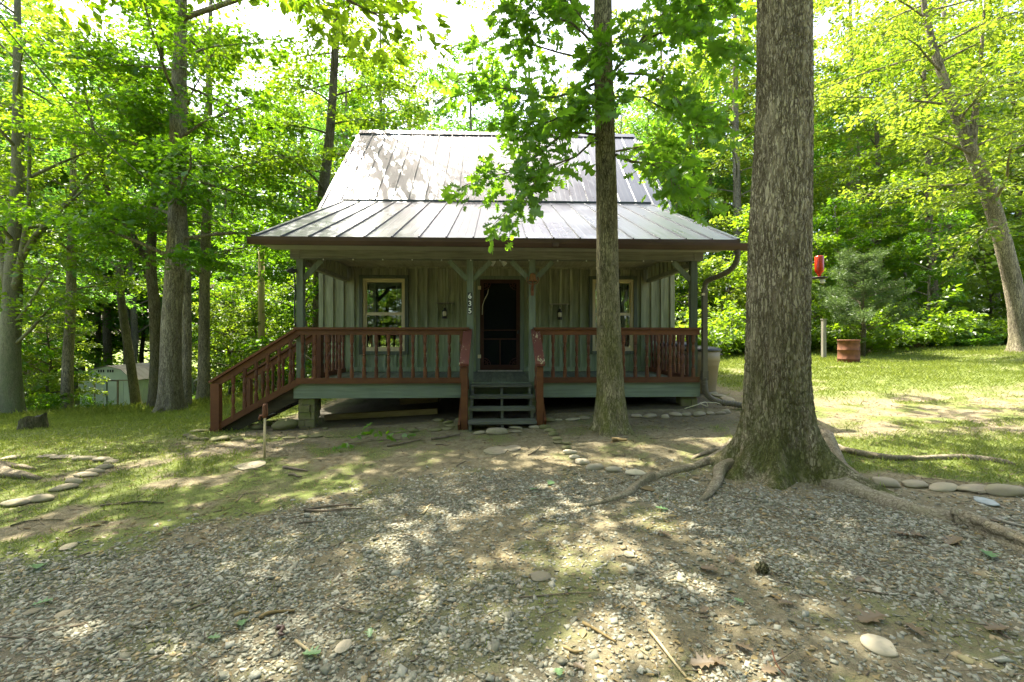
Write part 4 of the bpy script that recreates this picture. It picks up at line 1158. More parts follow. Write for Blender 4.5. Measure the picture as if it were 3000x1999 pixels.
# ---- the young oak in front of the porch
mx, my = 1.66, 6.5; mb_ = Vector(foot(mx, my)); zr7 = lambda x, y: (1300 + x / 1.96, y / 1.96)
def limb7(pts, ys, r): return ([list(P(*zr7(*p), y) - mb_) for p, y in zip(pts, ys)], r)
mid_limbs = [
    limb7([(870, 775), (700, 762), (560, 880), (390, 985), (215, 1030)], [6.5, 6.3, 6.1, 6.0, 5.9], .022),
    limb7([(870, 790), (760, 900), (600, 960), (500, 1080), (440, 1170)], [6.5, 6.2, 5.9, 5.8, 5.75], .018),
    limb7([(990, 890), (1080, 930), (1180, 940), (1280, 1000), (1350, 1090)], [6.45, 6.2, 6.1, 6.0, 5.9], .024),
    limb7([(990, 870), (1100, 850), (1210, 830), (1300, 900)], [6.5, 6.6, 6.7, 6.7], .016),
    limb7([(870, 480), (640, 560), (480, 540), (280, 500), (60, 560)], [6.5, 6.3, 6.1, 6.0, 5.9], .024),
    limb7([(870, 560), (700, 650), (560, 720), (420, 700)], [6.5, 6.2, 6.0, 5.9], .018),
    limb7([(862, 350), (650, 300), (450, 250), (240, 290)], [6.5, 6.7, 6.8, 6.9], .02),
    limb7([(860, 260), (730, 130), (560, 90), (460, 60)], [6.5, 6.4, 6.3, 6.2], .022),
    limb7([(975, 415), (1110, 260), (1250, 90), (1350, -20)], [6.5, 6.4, 6.3, 6.2], .026),
    limb7([(1110, 260), (1300, 170), (1450, 230), (1600, 300)], [6.4, 6.2, 6.1, 6.0], .016),
    limb7([(980, 430), (1180, 430), (1290, 530), (1400, 640), (1460, 740)], [6.5, 6.2, 6.0, 5.9, 5.85], .022),
    limb7([(980, 560), (1150, 560), (1300, 640), (1520, 590)], [6.5, 6.6, 6.6, 6.5], .016),
    limb7([(1250, 90), (1400, 60), (1540, 20)], [6.3, 6.3, 6.3], .014),
    limb7([(862, 200), (760, 60), (700, -60)], [6.5, 6.6, 6.7], .018),
    limb7([(970, 640), (1010, 580), (900, 560), (840, 620)], [6.4, 6.15, 6.05, 6.0], .01),
    limb7([(975, 300), (940, 260), (930, 330)], [6.4, 6.1, 6.0], .008)]
zt_ = [0, .6, 2.3, 4.0, 5.6, 9, 13]
mpath = [(0, 0, 0), (-.02, 0, .6), (-.06, 0, 2.0), (-.08, 0, 3.4), (-.13, 0, 5.4), (-.1, .1, 9), (0, .1, 12.5)]
mt = grow('oak_tree', 'slender mossy oak with lobed leaves standing before the porch railing', tuple(mb_), mpath, [.19, .18, .16, .148, .135, .105, .04], 'bark_mid', 'leaf_oak', OAK, 31,
     mid_limbs, sprays=11, nleaf=20, slen=.52, lsize=.15, seg=40, flare=.85, lobes=5, t0=.22, flat=.18, droop=.4, rough=.03, tilt=1.1)
parts = []; rg = np.random.default_rng(44)
for (z, az, el, ln, r) in rand_limbs(8, 9, 8.2, 12, 2.4, 3.8, 10, 35, .05) + rand_limbs(9, 5, 8.5, 12, 5.0, 6.5, 5, 20, .06, (20, 70)) + rand_limbs(10, 2, 9.5, 12, 4.5, 6, 5, 20, .06, (150, 200)):  # the two sets of long unseen limbs are added to cast shade
    p = bend(rg, (-.1, .05, z), R(az), R(el), ln); MB().tube(smooth_path([Vector(q) + mb_ for q in p], 2), list(np.linspace(r, r * .2, 11)), 6).build('limb', MAT['bark_mid'], mt, True)
    C, D, L = limb_sprays(rg, p, 8, 1.4, .2); parts.append(spray_leaves(rg, C, D, L, 75, .165))
o = bpy.data.objects.new('upper_crown', leaf_mesh('upper_crown', parts, LEAF6, MAT['leaf_b'])); link(o, mt)

# ---- individual trees left of the cabin
def simple_path(lean, H, wob=0, seed=0):
    rg = random.Random(seed); n = 7
    return [(lean[0] * (k / (n - 1)) + rg.uniform(-wob, wob) * (k > 0), lean[1] * (k / (n - 1)) + rg.uniform(-wob, wob) * (k > 0), H * k / (n - 1)) for k in range(n)]
# pale flaky-barked tree with a wide foot
grow('hardwood_tree', 'tall pale flaky-barked tree with broad foot on the left lawn', foot(-8.72, 12.5), simple_path((.35, 0, 0), 15, .04, 2), [.255, .225, .21, .19, .155, .11, .04], 'bark_pale', 'leaf_a', MAPLE, 51,
     rand_limbs(51, 16, 3.9, 12, 2.4, 4.4, -5, 35, .05) + rand_limbs(152, 7, 3.6, 8.5, .7, 1.3, 0, 30, .015, (220, 320)) + rand_limbs(151, 9, 10.2, 14.5, 5.5, 8.5, 0, 15, .07, (-60, 5)), sprays=10, nleaf=54, slen=1.05, lsize=.125, seg=28, flare=.75)  # last set: long limbs above the view, added to shade the centre yard
# dark double tree just behind it, one stem leaning up to the left
x = at(452, 14.2)
grow('hardwood_tree', 'dark forked tree behind the pale trunk, one stem leaning left', foot(x, 14.2), [(0, 0, 0), (.05, 0, 1.5), (.0, 0, 3.3), (-.1, 0, 4.6), (-.1, .2, 7), (0, .3, 10), (0, .3, 13)], [.165, .15, .145, .13, .10, .07, .03], 'bark_dark', 'leaf_a', LEAF6, 52,
     [([(-.05, 0, 4.3), (-.75, -.1, 5.6), (-1.35, -.1, 6.8), (-1.75, 0, 8.3), (-2.1, 0, 10)], .12)] + rand_limbs(52, 14, 4.6, 12, 2.2, 3.8, -5, 35, .04), sprays=9, nleaf=52, slen=1.0, lsize=.125, flare=.5)
# second pale trunk tucked behind the wide foot
x = at(535, 13.6)
grow('hardwood_tree', 'pale trunk tucked directly behind the broad-footed left tree', foot(x, 13.7), simple_path((-.1, 0, 0), 13, .05, 5), [.16, .13, .12, .105, .085, .06, .03], 'bark_pale', 'leaf_b', LEAF6, 53,
     rand_limbs(53, 14, 6, 12, 2, 3.4, 0, 40, .035), sprays=7, nleaf=46, slen=.95, lsize=.125, flare=.5)
x = at(597, 16)
grow('hardwood_tree', 'straight grey-brown trunk midway between the pale tree and side stairs', foot(x, 16), simple_path((.25, 0, 0), 15, .06, 6), [.19, .165, .155, .14, .115, .08, .03], 'bark_pale', 'leaf_a', LEAF6, 54,
     rand_limbs(54, 21, 3.8, 13, 2.4, 4.2, -8, 35, .045), sprays=9, nleaf=56, slen=1.05, lsize=.13, flare=.45)
x = at(196, 16)
grow('hardwood_tree', 'slim tan trunk standing left of the garden shed', foot(x, 16), simple_path((.45, 0, 0), 12, .08, 7), [.17, .15, .135, .12, .09, .06, .02], 'bark_pale', 'leaf_b', LEAF6, 55,
     rand_limbs(55, 20, 3.2, 11, 1.8, 3.2, -8, 40, .03), sprays=8, nleaf=50, slen=.95, lsize=.13, flare=.35)
x = at(402, 19)
grow('hardwood_tree', 'ivy-footed slim dark trunk in front of the shed roof', foot(x, 19), simple_path((-1.6, 0, 0), 14, .1, 8), [.17, .15, .13, .12, .09, .06, .02], 'bark_dark', 'leaf_d', LEAF6, 56,
     rand_limbs(56, 20, 4, 13, 1.8, 3.2, -8, 40, .03), sprays=8, nleaf=50, slen=1.0, lsize=.135, flare=.35)
x = at(30, 13)
grow('beech_tree', 'large smooth grey tree with rising limbs at the left edge', foot(x, 13), [(0, 0, 0), (0, 0, 1.6), (.06, 0, 3.2), (.12, 0, 4.8), (.2, 0, 7), (.2, 0, 10), (.2, 0, 13)], [.26, .22, .205, .17, .13, .09, .04], 'bark_grey', 'leaf_b', LEAF6, 57,
     [([(0.05, 0, 3.3), (.5, -.2, 4.4), (.8, -.3, 6), (.9, -.4, 8)], .11), ([(.1, 0, 3.9), (.9, -.3, 4.9), (1.9, -.5, 5.7), (2.9, -.6, 6.5)], .085), ([(.1, 0, 4.3), (1.0, .2, 5.6), (1.8, .3, 6.8), (2.6, .3, 7.6)], .08), ([(-.05, 0, 3.6), (-.5, .2, 4.8), (-.8, .3, 6.5), (-.9, .3, 8.5)], .12), ([(.1, 0, 2.0), (.8, -.2, 2.5), (1.5, -.3, 3.2), (2.2, -.4, 3.5)], .05), ([(.1, 0, 2.6), (.7, -.2, 3.1), (1.4, -.3, 4.1), (2.0, -.3, 4.4)], .05)] + rand_limbs(57, 16, 4.2, 12, 2.2, 3.8, 0, 45, .05), sprays=8, nleaf=52, slen=1.0, lsize=.125, flare=.4)
# curved tree behind the left end of the roof
x = at(934, 17.2)
grow('hardwood_tree', 'curved dark trunk rising behind the left end of the roof', foot(x, 17.2), [(0, 0, 0), (0, 0, 3.0), (.05, 0, 6.0), (.18, 0, 7.6), (.42, 0, 9.6), (.62, 0, 13), (.85, 0, 19)], [.25, .21, .20, .185, .16, .13, .05], 'bark_dark', 'leaf_b', LEAF6, 58,
     rand_limbs(58, 22, 6.2, 15.5, 2.0, 3.8, -10, 30, .045) + rand_limbs(158, 12, 13.8, 18.5, 5, 7.5, 0, 15, .06, (-75, 5)), sprays=10, nleaf=58, slen=1.05, lsize=.13, flare=.4)  # second set: long limbs above the view, added to shade the left roof
# out of frame on the left: its roots and shade reach the yard
lt = grow('hardwood_tree', 'broad tree beyond the left edge whose roots enter the stone ring', foot(-6.9, 4.9), simple_path((.4, .3, 0), 14, .05, 9), [.36, .30, .28, .25, .19, .12, .04], 'bark_oak', 'leaf_b', LEAF6, 59,
     rand_limbs(59, 17, 6.8, 13.5, 3.4, 5.8, 5, 35, .08) + rand_limbs(159, 5, 8.8, 13.5, 4.8, 6.2, 0, 15, .08, (-20, 40)), sprays=9, nleaf=80, slen=1.5, lsize=.18, flare=.7)  # second set: unseen long limbs added to close a gap in the yard's shade
zl_ = lambda x, y: (x / 3.485, 1050 + y / 3.485)
root_part([zl_(-260, 1060), zl_(-60, 1110), zl_(100, 1110), zl_(250, 1125), zl_(360, 1145)], .07, .02, .35, lt)
root_part([zl_(-260, 1130), zl_(-30, 1180), zl_(120, 1210), zl_(270, 1225), zl_(400, 1240)], .09, .03, .3, lt)
# leaning forked tree on the right
x, y = 16.3, 13.6
grow('hardwood_tree', 'leaning pale tree that forks high up at the right edge', foot(x, y), [(0, 0, 0), (-.12, 0, 1.4), (-.6, 0, 3.4), (-1.15, 0, 5.2), (-1.75, 0, 6.6), (-2.4, 0, 8.2), (-3.1, 0, 10.5), (-3.3, 0, 13)], [.255, .225, .21, .19, .16, .12, .08, .04], 'bark_pale', 'leaf_c', LEAF6, 60,
     [([(-1.6, 0, 6.3), (-1.7, -.2, 7.4), (-1.65, -.3, 8.8), (-1.5, -.3, 11)], .12), ([(-2.3, 0, 8.0), (-3.2, -.3, 8.2), (-4.2, -.5, 7.6), (-5.2, -.6, 7.0)], .05), ([(-1.0, 0, 4.9), (-2.0, -.3, 4.9), (-2.8, -.4, 4.4)], .04), ([(-.7, 0, 3.9), (-1.4, -.3, 3.8), (-2.3, -.4, 2.9)], .035)] + rand_limbs(60, 26, 4.4, 12.5, 2.4, 4.6, -8, 30, .045), sprays=9, nleaf=50, slen=1.1, lsize=.125, flare=.5, seg=20)
for px_, Y_, H_, sd_, lab_ in ((2735, 20.5, 16, 61, 'slim dark trunk among leaves left of the leaning tree'), (2790, 22.5, 17, 62, 'thin dark trunk just behind the slim one by the leaning tree'), (2590, 24.5, 18, 63, 'dark slender trunk in the leaves above the cedar')):
    grow('hardwood_tree', lab_, foot(at(px_, Y_), Y_), simple_path((-.5, 0, 0), H_, .1, sd_), [.19, .16, .15, .13, .10, .07, .02], 'bark_dark', 'leaf_b', LEAF6, sd_,
         rand_limbs(sd_, 26, 5, H_ * .96, 2.2, 4.2, -5, 35, .04), sprays=9, nleaf=50, slen=1.1, lsize=.135, flare=.35)
# cedar beyond the lawn
cx_, cy_ = at(2528, 15.5), 15.5; cf = Vector(foot(cx_, cy_))
ct = thing('cedar_tree', 'small dark cedar behind the rusty barrel on the right', 'tree', tuple(cf)); ct.scale = (1.3, 1.3, 1.3)
MB().tube([cf + Vector(p) for p in ((0, 0, 0), (.02, 0, .8), (-.02, 0, 1.6), (.0, 0, 2.75))], [.06, .05, .035, .008], 8).build('trunk', MAT['bark_dark'], ct, True)
rg = np.random.default_rng(71); parts = []
for i in range(46):
    z = .55 + 2.05 * (i / 46); ln = (1.35 - .42 * z) * rg.uniform(.75, 1.15) + .12; az = rg.uniform(0, 2 * PI)
    p = bend(rg, (0, 0, z), az, R(rg.uniform(10, 40)), ln, -.1, 5, .1)
    MB().tube([Vector(q) + cf for q in p], [.012, .01, .008, .006, .003], 4).build('limb', MAT['twig'], ct)
    C, D, L = limb_sprays(rg, p, 12, .34, .3 if z > .9 else .5); D[:, 2] += .35
    q = spray_leaves(rg, C, D, L, 70, .05, .12, -.1, .35, 1.0); parts.append(q)
o = bpy.data.objects.new('crown', leaf_mesh('crown', parts, NEEDLE, MAT['leaf_cedar'])); link(o, ct)

# ---- forest protos; every tree of the wood is a copy of one of these
def proto(seed, H, z0, r, bark, leaf, nl, l0, l1, ls, sprays, nleaf, slen):
    t = grow('forest_tree', 'x', (0, 0, 0), simple_path((random.Random(seed).uniform(-.8, .8), 0, 0), H, .12, seed), [r * 1.15, r, r * .92, r * .8, r * .62, r * .4, r * .1], bark, leaf, LEAF6, seed,
             rand_limbs(seed, nl, z0, H * .97, l0, l1, -8, 40, .04), sprays=sprays, nleaf=nleaf, slen=slen, lsize=ls, seg=9, flare=.3, limb_objs=False, twigs=False)
    return t
PROTO = [proto(101, 15, 2.6, .13, 'bark_pale', 'leaf_d', 30, 2.0, 3.6, .14, 8, 52, 1.15), proto(102, 18, 4.0, .19, 'bark_pale', 'leaf_c', 30, 2.2, 4.0, .145, 8, 52, 1.25),
         proto(103, 12, 1.8, .11, 'bark_dark', 'leaf_a', 26, 1.7, 3.0, .135, 8, 50, 1.0), proto(104, 17, 3.2, .14, 'bark_dark', 'leaf_c', 32, 2.0, 3.6, .14, 8, 52, 1.1)]
SAP = [proto(111, 5.2, .6, .05, 'bark_dark', 'leaf_b', 24, .9, 1.8, .115, 6, 40, .7), proto(112, 4.2, .4, .045, 'bark_dark', 'leaf_c', 24, .8, 1.6, .115, 6, 40, .65), proto(113, 6.5, 1.0, .06, 'bark_pale', 'leaf_a', 26, 1.0, 2.0, .12, 6, 40, .75)]
def bush_proto(seed, H, Rr, leaf, ls, n):
    rg = np.random.default_rng(seed); t = thing('shrub', 'x', 'shrub', (0, 0, 0)); st = MB(); parts = []
    for i in range(n):
        az = rg.uniform(0, 6.28); p = bend(rg, (rg.normal(0, .1), rg.normal(0, .1), 0), az, R(rg.uniform(35, 80)), H * rg.uniform(.6, 1.15), .5, 5, .2)
        st.tube([Vector(q) for q in p], [.014, .011, .008, .006, .003], 4)
        C, D, L = limb_sprays(rg, p, 7, Rr * .5, .15); parts.append(spray_leaves(rg, C, D, L, 22, ls))
    st.build('stem', MAT['twig'], t)
    o = bpy.data.objects.new('crown', leaf_mesh('crown', parts, LEAF6, MAT[leaf])); link(o, t); return t
BUSH = [bush_proto(121, 1.5, 1.0, 'leaf_c', .11, 16), bush_proto(122, 1.9, 1.2, 'leaf_b', .13, 18), bush_proto(123, 1.0, .8, 'leaf_a', .10, 14)]
used = set()
def put(pr, x, y, s, label, group, name=None, cat=None, sz=None):
    c = pr if pr.name not in used else copy_tree(pr); used.add(pr.name)
    if c is not pr: used.add(c.name)
    c.location = (x, y, gz(x, y) - .05); c.rotation_euler = (0, 0, FR.uniform(0, 6.28)); c.scale = (s, s, sz or s)
    c['label'] = label; c['group'] = group
    return c
FR = random.Random(19)
def word(n):
    tens = ['', '', 'twent', 'thirt', 'fort', 'fift']; o19 = ORD19
    if n < 20: return o19[n]
    t, u = divmod(n, 10)
    return tens[t] + 'ieth' if u == 0 else tens[t] + 'y-' + o19[u]
ORD19 = ['', 'first', 'second', 'third', 'fourth', 'fifth', 'sixth', 'seventh', 'eighth', 'ninth', 'tenth', 'eleventh', 'twelfth', 'thirteenth', 'fourteenth', 'fifteenth', 'sixteenth', 'seventeenth', 'eighteenth', 'nineteenth']
def sow(n, xr, yr, mind, protos, srange, label, group, ok, taken, side=1):
    "label has a %s for the rank of the stem, counted from the left (side 1) or the right (side -1)"
    spots = []; tries = 0
    while len(spots) < n and tries < 8000:
        tries += 1; y = FR.uniform(*yr); x = FR.uniform(*xr)
        if not ok(x, y) or any((x - a)**2 + (y - b)**2 < mind**2 for a, b in taken): continue
        taken.append((x, y)); spots.append((x, y))
    spots.sort(key=lambda p: side * math.atan2(p[0], p[1]))
    for i, (x, y) in enumerate(spots): put(FR.choice(protos), x, y, FR.uniform(*srange), label % word(i + 1), group)
view = lambda x, y: -1.16 * y - 2 < x < 1.32 * y + 2
wedge = lambda x, y: -.95 < x / y < -.60 and y < 30.5       # open sight line to the shed
tk = [(-20, 26), (-19, 24)]
sow(32, (-46, -7.5), (22, 44), 3.0, PROTO, (1.2, 1.6), 'leafy forest tree in the left woods, trunk %s from the left', 'forest trees left of the cabin', lambda x, y: view(x, y) and not (wedge(x, y)) and not (x > -15 and y < 29), tk)
sow(8, (-36, -19), (31, 44), 3.0, PROTO, (1.2, 1.6), 'forest tree rising behind the garden shed, %s from the left', 'forest trees behind the shed', lambda x, y: -.95 < x / y < -.60, tk)
sow(16, (-12, 15), (27, 44), 3.2, PROTO, (1.0, 1.3), 'forest tree behind the cabin roof, %s from the left', 'forest trees behind the cabin', lambda x, y: True, tk)
sow(30, (8, 58), (28, 46), 3.0, PROTO, (1.25, 1.65), 'leafy forest tree beyond the right lawn, trunk %s from the right', 'forest trees right of the cabin', lambda x, y: view(x, y) and x < 1.4 * y and x > .3 * y, tk, -1)
tk2 = []
sow(34, (-34, -6.5), (15, 30), 1.7, SAP, (.8, 1.25), 'thin leafy sapling left of the cabin, %s from the left', 'saplings left of the cabin', lambda x, y: view(x, y) and not wedge(x, y) and not (x > -9.5 and y < 17.5) and (x < -14 or y > 17), tk2)
sow(36, (5.5, 36), (18.5, 27), 1.6, SAP, (.8, 1.2), 'thin sapling along the forest edge right of the cabin, %s from the right', 'saplings right of the lawn', lambda x, y: view(x, y), tk2, -1)
tk3 = []
sow(30, (-27, -6.5), (13.5, 24), 1.1, BUSH, (.45, .85), 'low shrub on the woodland floor left of the cabin, %s from the left', 'shrubs left of the cabin', lambda x, y: view(x, y) and not wedge(x, y) and not (x > -13 and y < 16.5), tk3)
sow(6, (-17, -11), (14.6, 18), .9, [BUSH[2]], (.35, .55), 'small leafy weed clump before the shed, %s from the left', 'weeds before the shed', lambda x, y: wedge(x, y), tk3)
sow(46, (5.2, 27), (16.4, 21), .95, BUSH, (.75, 1.25), 'sunlit shrub on the forest edge beyond the lawn, %s from the right', 'shrubs right of the lawn', lambda x, y: view(x, y), tk3, -1)
tk4 = [(0, 0), (0, 4)]
sow(22, (-26, 26), (-22, -7), 3.6, PROTO, (.9, 1.2), 'forest tree across the drive behind the viewpoint, %s in turn', 'forest trees across the drive', lambda x, y: True, tk4)
sow(26, (-17, 17), (-12, -6.5), 1.6, SAP, (1.1, 1.6), 'sapling across the drive behind the viewpoint, %s in turn', 'saplings across the drive', lambda x, y: True, tk4)
# far woods: one unbroken mass
def far_woods():
    rg = np.random.default_rng(91); n = 11000; a = rg.uniform(-1.05, 1.1, n); d = rg.uniform(46, 62, n)
    X = np.sin(a) * d * 1.15; Y = np.cos(a) * d + 4; top = 15 + 14 * fbm(X * .12, Y * .05, 3); Zt = ground(X, Y) + rg.uniform(0, 1, n)**.9 * top
    C = np.stack([X, Y, Zt], 1); az = rg.uniform(0, 6.28, n); D = np.stack([np.cos(az), np.sin(az), rg.normal(0, .2, n)], 1)
    parts = [spray_leaves(rg, C, D, rg.uniform(1.5, 3, n), 13, .46)]
    o = bpy.data.objects.new('far_woods', leaf_mesh('far_woods', parts, LEAF6, MAT['leaf_b'])); link(o)
    tag(o, 'distant green woods closing the view behind the forest', 'woods', kind='stuff')
far_woods()
# ================================================================== STONES
def stone_mesh(seed, flat=.5, sub=3):
    bm = bmesh.new(); bmesh.ops.create_icosphere(bm, subdivisions=sub, radius=.5); rg = random.Random(seed)
    ks = [(Vector((rg.gauss(0, 1), rg.gauss(0, 1), rg.gauss(0, 1))).normalized(), rg.uniform(-.12, .14)) for _ in range(9)]
    for v in bm.verts:
        d = v.co.normalized(); k = 1 + sum(a * max(0, d.dot(u))**3 for u, a in ks); v.co *= k * rg.uniform(.975, 1.025)
        for u, a in ks[:4]:
            e = v.co.dot(u) - .40
            if e > 0: v.co -= u * e * .8
    m = bpy.data.meshes.new('stone'); bm.to_mesh(m); bm.free(); m.polygons.foreach_set('use_smooth', [True] * len(m.polygons)); return m
SM = {}
def smesh(k, mat):
    if (k, mat) not in SM:
        m = stone_mesh(k); m.materials.append(MAT[mat]); SM[(k, mat)] = m
    return SM[(k, mat)]
SR = random.Random(77)
ORD = ['first', 'second', 'third', 'fourth', 'fifth', 'sixth', 'seventh', 'eighth', 'ninth', 'tenth', 'eleventh', 'twelfth', 'thirteenth', 'fourteenth', 'fifteenth', 'sixteenth', 'seventeenth', 'eighteenth']
def pixsize(p): return FPX / max(.5, p.y * math.cos(YAW) + p.x * math.sin(YAW))
def stone(px, py, w, h=None, mat='stone', label='', group=None, name='border_stone', sink=.25, rz=None, depth=.8):
    "px, py is the middle of the stone's lower edge in the photograph; w, h its size in pixels"
    g = hit(px, py); k = pixsize(g); W = w / k; H = (h or w * .42) / k
    H = min(H, W * .75); Dp = W * depth * SR.uniform(.55, .8)
    o = place(name, smesh(SR.randint(0, 6), mat), (g.x, g.y + Dp * .45, gz(g.x, g.y + Dp * .45) + H * (.5 - sink)), None, (SR.uniform(-.08, .08), SR.uniform(-.08, .08), SR.uniform(-.25, .25) if rz is None else rz), (W, Dp, H))
    return tag(o, label, 'stone', group)
def row(pts, conv, mat, fmt, group, sc):
    for i, q in enumerate(pts):
        px, py = conv(q[0], q[1]); stone(px, py, q[2] / sc, (q[3] / sc if len(q) > 3 else None), mat if len(q) < 5 else q[4], fmt % ORD[i], group)
# ring at the left edge of the picture, from the picture's edge inwards
row([(90, 1530, 250, 85), (340, 1480, 270, 90), (590, 1370, 250, 70), (720, 1300, 180, 80), (830, 1225, 230, 65), (940, 1185, 180, 65), (1030, 1140, 160, 65), (1100, 1085, 170, 50), (1010, 1065, 210, 60), (830, 1050, 230, 55), (610, 1035, 260, 45), (430, 1022, 180, 35)],
    zl_, 'stone', 'tan river stone, %s from the left edge in the curved lawn border', 'stones of the curved border on the left lawn', 3.485)
stone(*zl_(60, 1045), 50, 14, 'stone', 'lone tan stone at the left edge behind the roots', None)
z1 = lambda x, y: (500 + x / 2.139, 1100 + y / 2.139)
row([(165, 358, 110, 22), (95, 388, 75, 25), (120, 402, 65, 30), (160, 412, 75, 25), (205, 412, 50, 28), (300, 415, 150, 38), (410, 412, 80, 25), (640, 402, 60, 16), (735, 402, 90, 18), (825, 396, 80, 22), (905, 392, 90, 22), (985, 393, 60, 16), (1045, 392, 70, 16), (1215, 378, 70, 20), (1440, 362, 90, 16), (1520, 362, 75, 32)],
    z1, 'mossy', 'mossy stone, %s from the side stairs in the border left of the steps', 'border stones left of the front steps', 2.139)
stone(*z1(695, 345), 160 / 2.139, 78 / 2.139, 'mossy', 'large rounded mossy boulder beside the left stone pier', None, 'boulder', .12)
stone(*z1(525, 342), 100 / 2.139, 42 / 2.139, 'mossy', 'flat mossy boulder under the side stairs', None, 'boulder', .2)
stone(*z1(600, 322), 60 / 2.139, 36 / 2.139, 'mossy', 'small mossy boulder behind the water hydrant', None, 'boulder', .2)
stone(*z1(965, 341), 40 / 2.139, 16 / 2.139, 'mossy', 'small single stone on bare soil before the left railing', None)
row([(1675, 292, 75, 25), (1740, 305, 70, 22), (1655, 355, 85, 22), (1750, 325, 60, 18), (1735, 347, 75, 20), (1805, 292, 55, 30)], z1, 'mossy', 'flat mossy stone, %s of the cluster left of the newel post', 'stones clustered left of the front steps', 2.139)
row([(1935, 372, 80, 26), (2050, 374, 145, 50), (2165, 363, 75, 22), (2010, 330, 75, 26), (2165, 340, 90, 22), (2280, 335, 80, 26)], z1, 'stone', 'flat stone, %s at the foot of the front steps', 'stepping stones at the foot of the steps', 2.139)
row([(550, 362, 85, 48), (520, 415, 95, 40), (555, 438, 90, 36), (580, 465, 95, 40), (610, 500, 85, 34), (620, 532, 85, 32), (685, 535, 75, 26), (680, 570, 95, 34), (710, 606, 110, 40, 'pale'), (740, 643, 85, 40, 'pale'), (805, 690, 125, 58, 'pale'), (905, 730, 145, 60, 'pale'), (1050, 750, 130, 52, 'pale'), (1215, 773, 155, 50, 'pale')],
    z2, 'mossy', 'stone %s from the steps in the path border running to the tree root', 'stones of the path border before the steps', 2.614)
row([(620, 352, 65, 22), (730, 352, 120, 24), (820, 342, 85, 32), (1225, 328, 95, 36), (1325, 333, 120, 44), (1440, 335, 75, 44), (1520, 318, 100, 38), (1605, 318, 90, 38), (1705, 316, 108, 48), (1790, 305, 75, 28), (1870, 303, 80, 32), (1905, 295, 75, 46)],
    z2, 'stone', 'rounded stone, %s from the steps in the border under the right railing', 'border stones below the right railing', 2.614)
row([(960, 1305, 130, 50), (1095, 1305, 130, 36), (1235, 1320, 150, 42), (1385, 1333, 165, 38), (1530, 1345, 170, 60)], z5, 'stone', 'long tan stone, %s from the big oak in the right lawn border', 'stones of the right lawn border', 1.568)
zL = lambda x, y: (x / 1.5687, 1450 + y / 1.5687); zRr = lambda x, y: (1500 + x / 1.5687, 1450 + y / 1.5687)
def flatstone(conv, q, w, h, mat, label, name='loose_stone', rz=None):
    px, py = conv(*q); g = hit(px, py); k = pixsize(g); W = w / k
    dd = (h / k) / max(.2, (CAMZ - g.z) / math.hypot(g.x, g.y)); Dp = min(dd, W * 1.5)
    o = place(name, smesh(SR.randint(0, 6), mat), (g.x, g.y, g.z + .006), None, (0, 0, SR.uniform(-.4, .4) if rz is None else rz), (W, Dp, min(W, Dp) * .28)); return tag(o, label, 'stone')
S_ = 1.5687
def slabstone(conv, q, w, h, mat, label, seed):
    px, py = conv(*q); g = hit(px, py); k = pixsize(g); W = w / k; Dp = (h / k) / ((CAMZ - g.z) / math.hypot(g.x, g.y)); rg = random.Random(seed); n = 9
    pts = []
    for i in range(n):
        a = 2 * PI * (i + rg.uniform(-.25, .25)) / n; r = rg.uniform(.85, 1.1); pts.append(Vector((g.x + W / 2 * r * math.cos(a), g.y + Dp / 2 * r * math.sin(a), 0)))
    for p in pts: p.z = gz(p.x, p.y) - .03
    o = MB().poly(pts, (0, 0, .043)).build('paving_slab', MAT['stone'], None, at=g); return tag(o, label, 'slab')
flatstone(zL, (1578, 708), 66 / S_, 62 / S_, 'pale', 'round pale stone lying flat in the foreground gravel')
flatstone(zL, (315, 240), 58 / S_, 26 / S_, 'stone', 'tan angular stone on the mossy ground at far left')
flatstone(zL, (145, 543), 60 / S_, 24 / S_, 'stone', 'mossy tan stone left of its pair in the left gravel')
flatstone(zL, (290, 557), 62 / S_, 26 / S_, 'stone', 'squarish tan stone right of its pair in the left gravel')
flatstone(zRr, (130, 385), 104 / S_, 44 / S_, 'stone', 'flat tan stone alone in the middle of the gravel')
flatstone(zRr, (540, 280), 48 / S_, 26 / S_, 'stone', 'small rounded greenish stone in the mid gravel')
flatstone(zRr, (1690, 712), 135 / S_, 80 / S_, 'pale', 'oval sandy stone in the sunlit gravel at lower right', rz=-.55)
flatstone(zRr, (2085, 770), 60 / S_, 30 / S_, 'mossy', 'dark mossy stone in the foreground gravel', rz=.2)
flatstone(z5, (1395, 1372), 80 / 1.568, 34 / 1.568, 'slate', 'flat pale slate chip on the right grass')
slabstone(z1, (505, 566), 190 / 2.139, 45 / 2.139, 'conc', 'flat sunlit slab in the bare soil left of centre', 50)
slabstone(z1, (2040, 480), 170 / 2.139, 50 / 2.139, 'conc', 'cracked grey slab set in the path before the steps', 52)
slabstone(z1, (2148, 462), 95 / 2.139, 36 / 2.139, 'conc', 'smaller grey slab overlapping the path slab', 45)
for i, q in enumerate(((1790, 140, 100, 30), (1850, 160, 90, 30), (1910, 185, 110, 34), (1960, 215, 90, 34))):
    flatstone(z2, q[:2], q[2] / 2.614, q[3] / 2.614, 'stone', 'flat pale stone, %s from the bins beside the drain hose' % ORD[i], 'paving_stone')

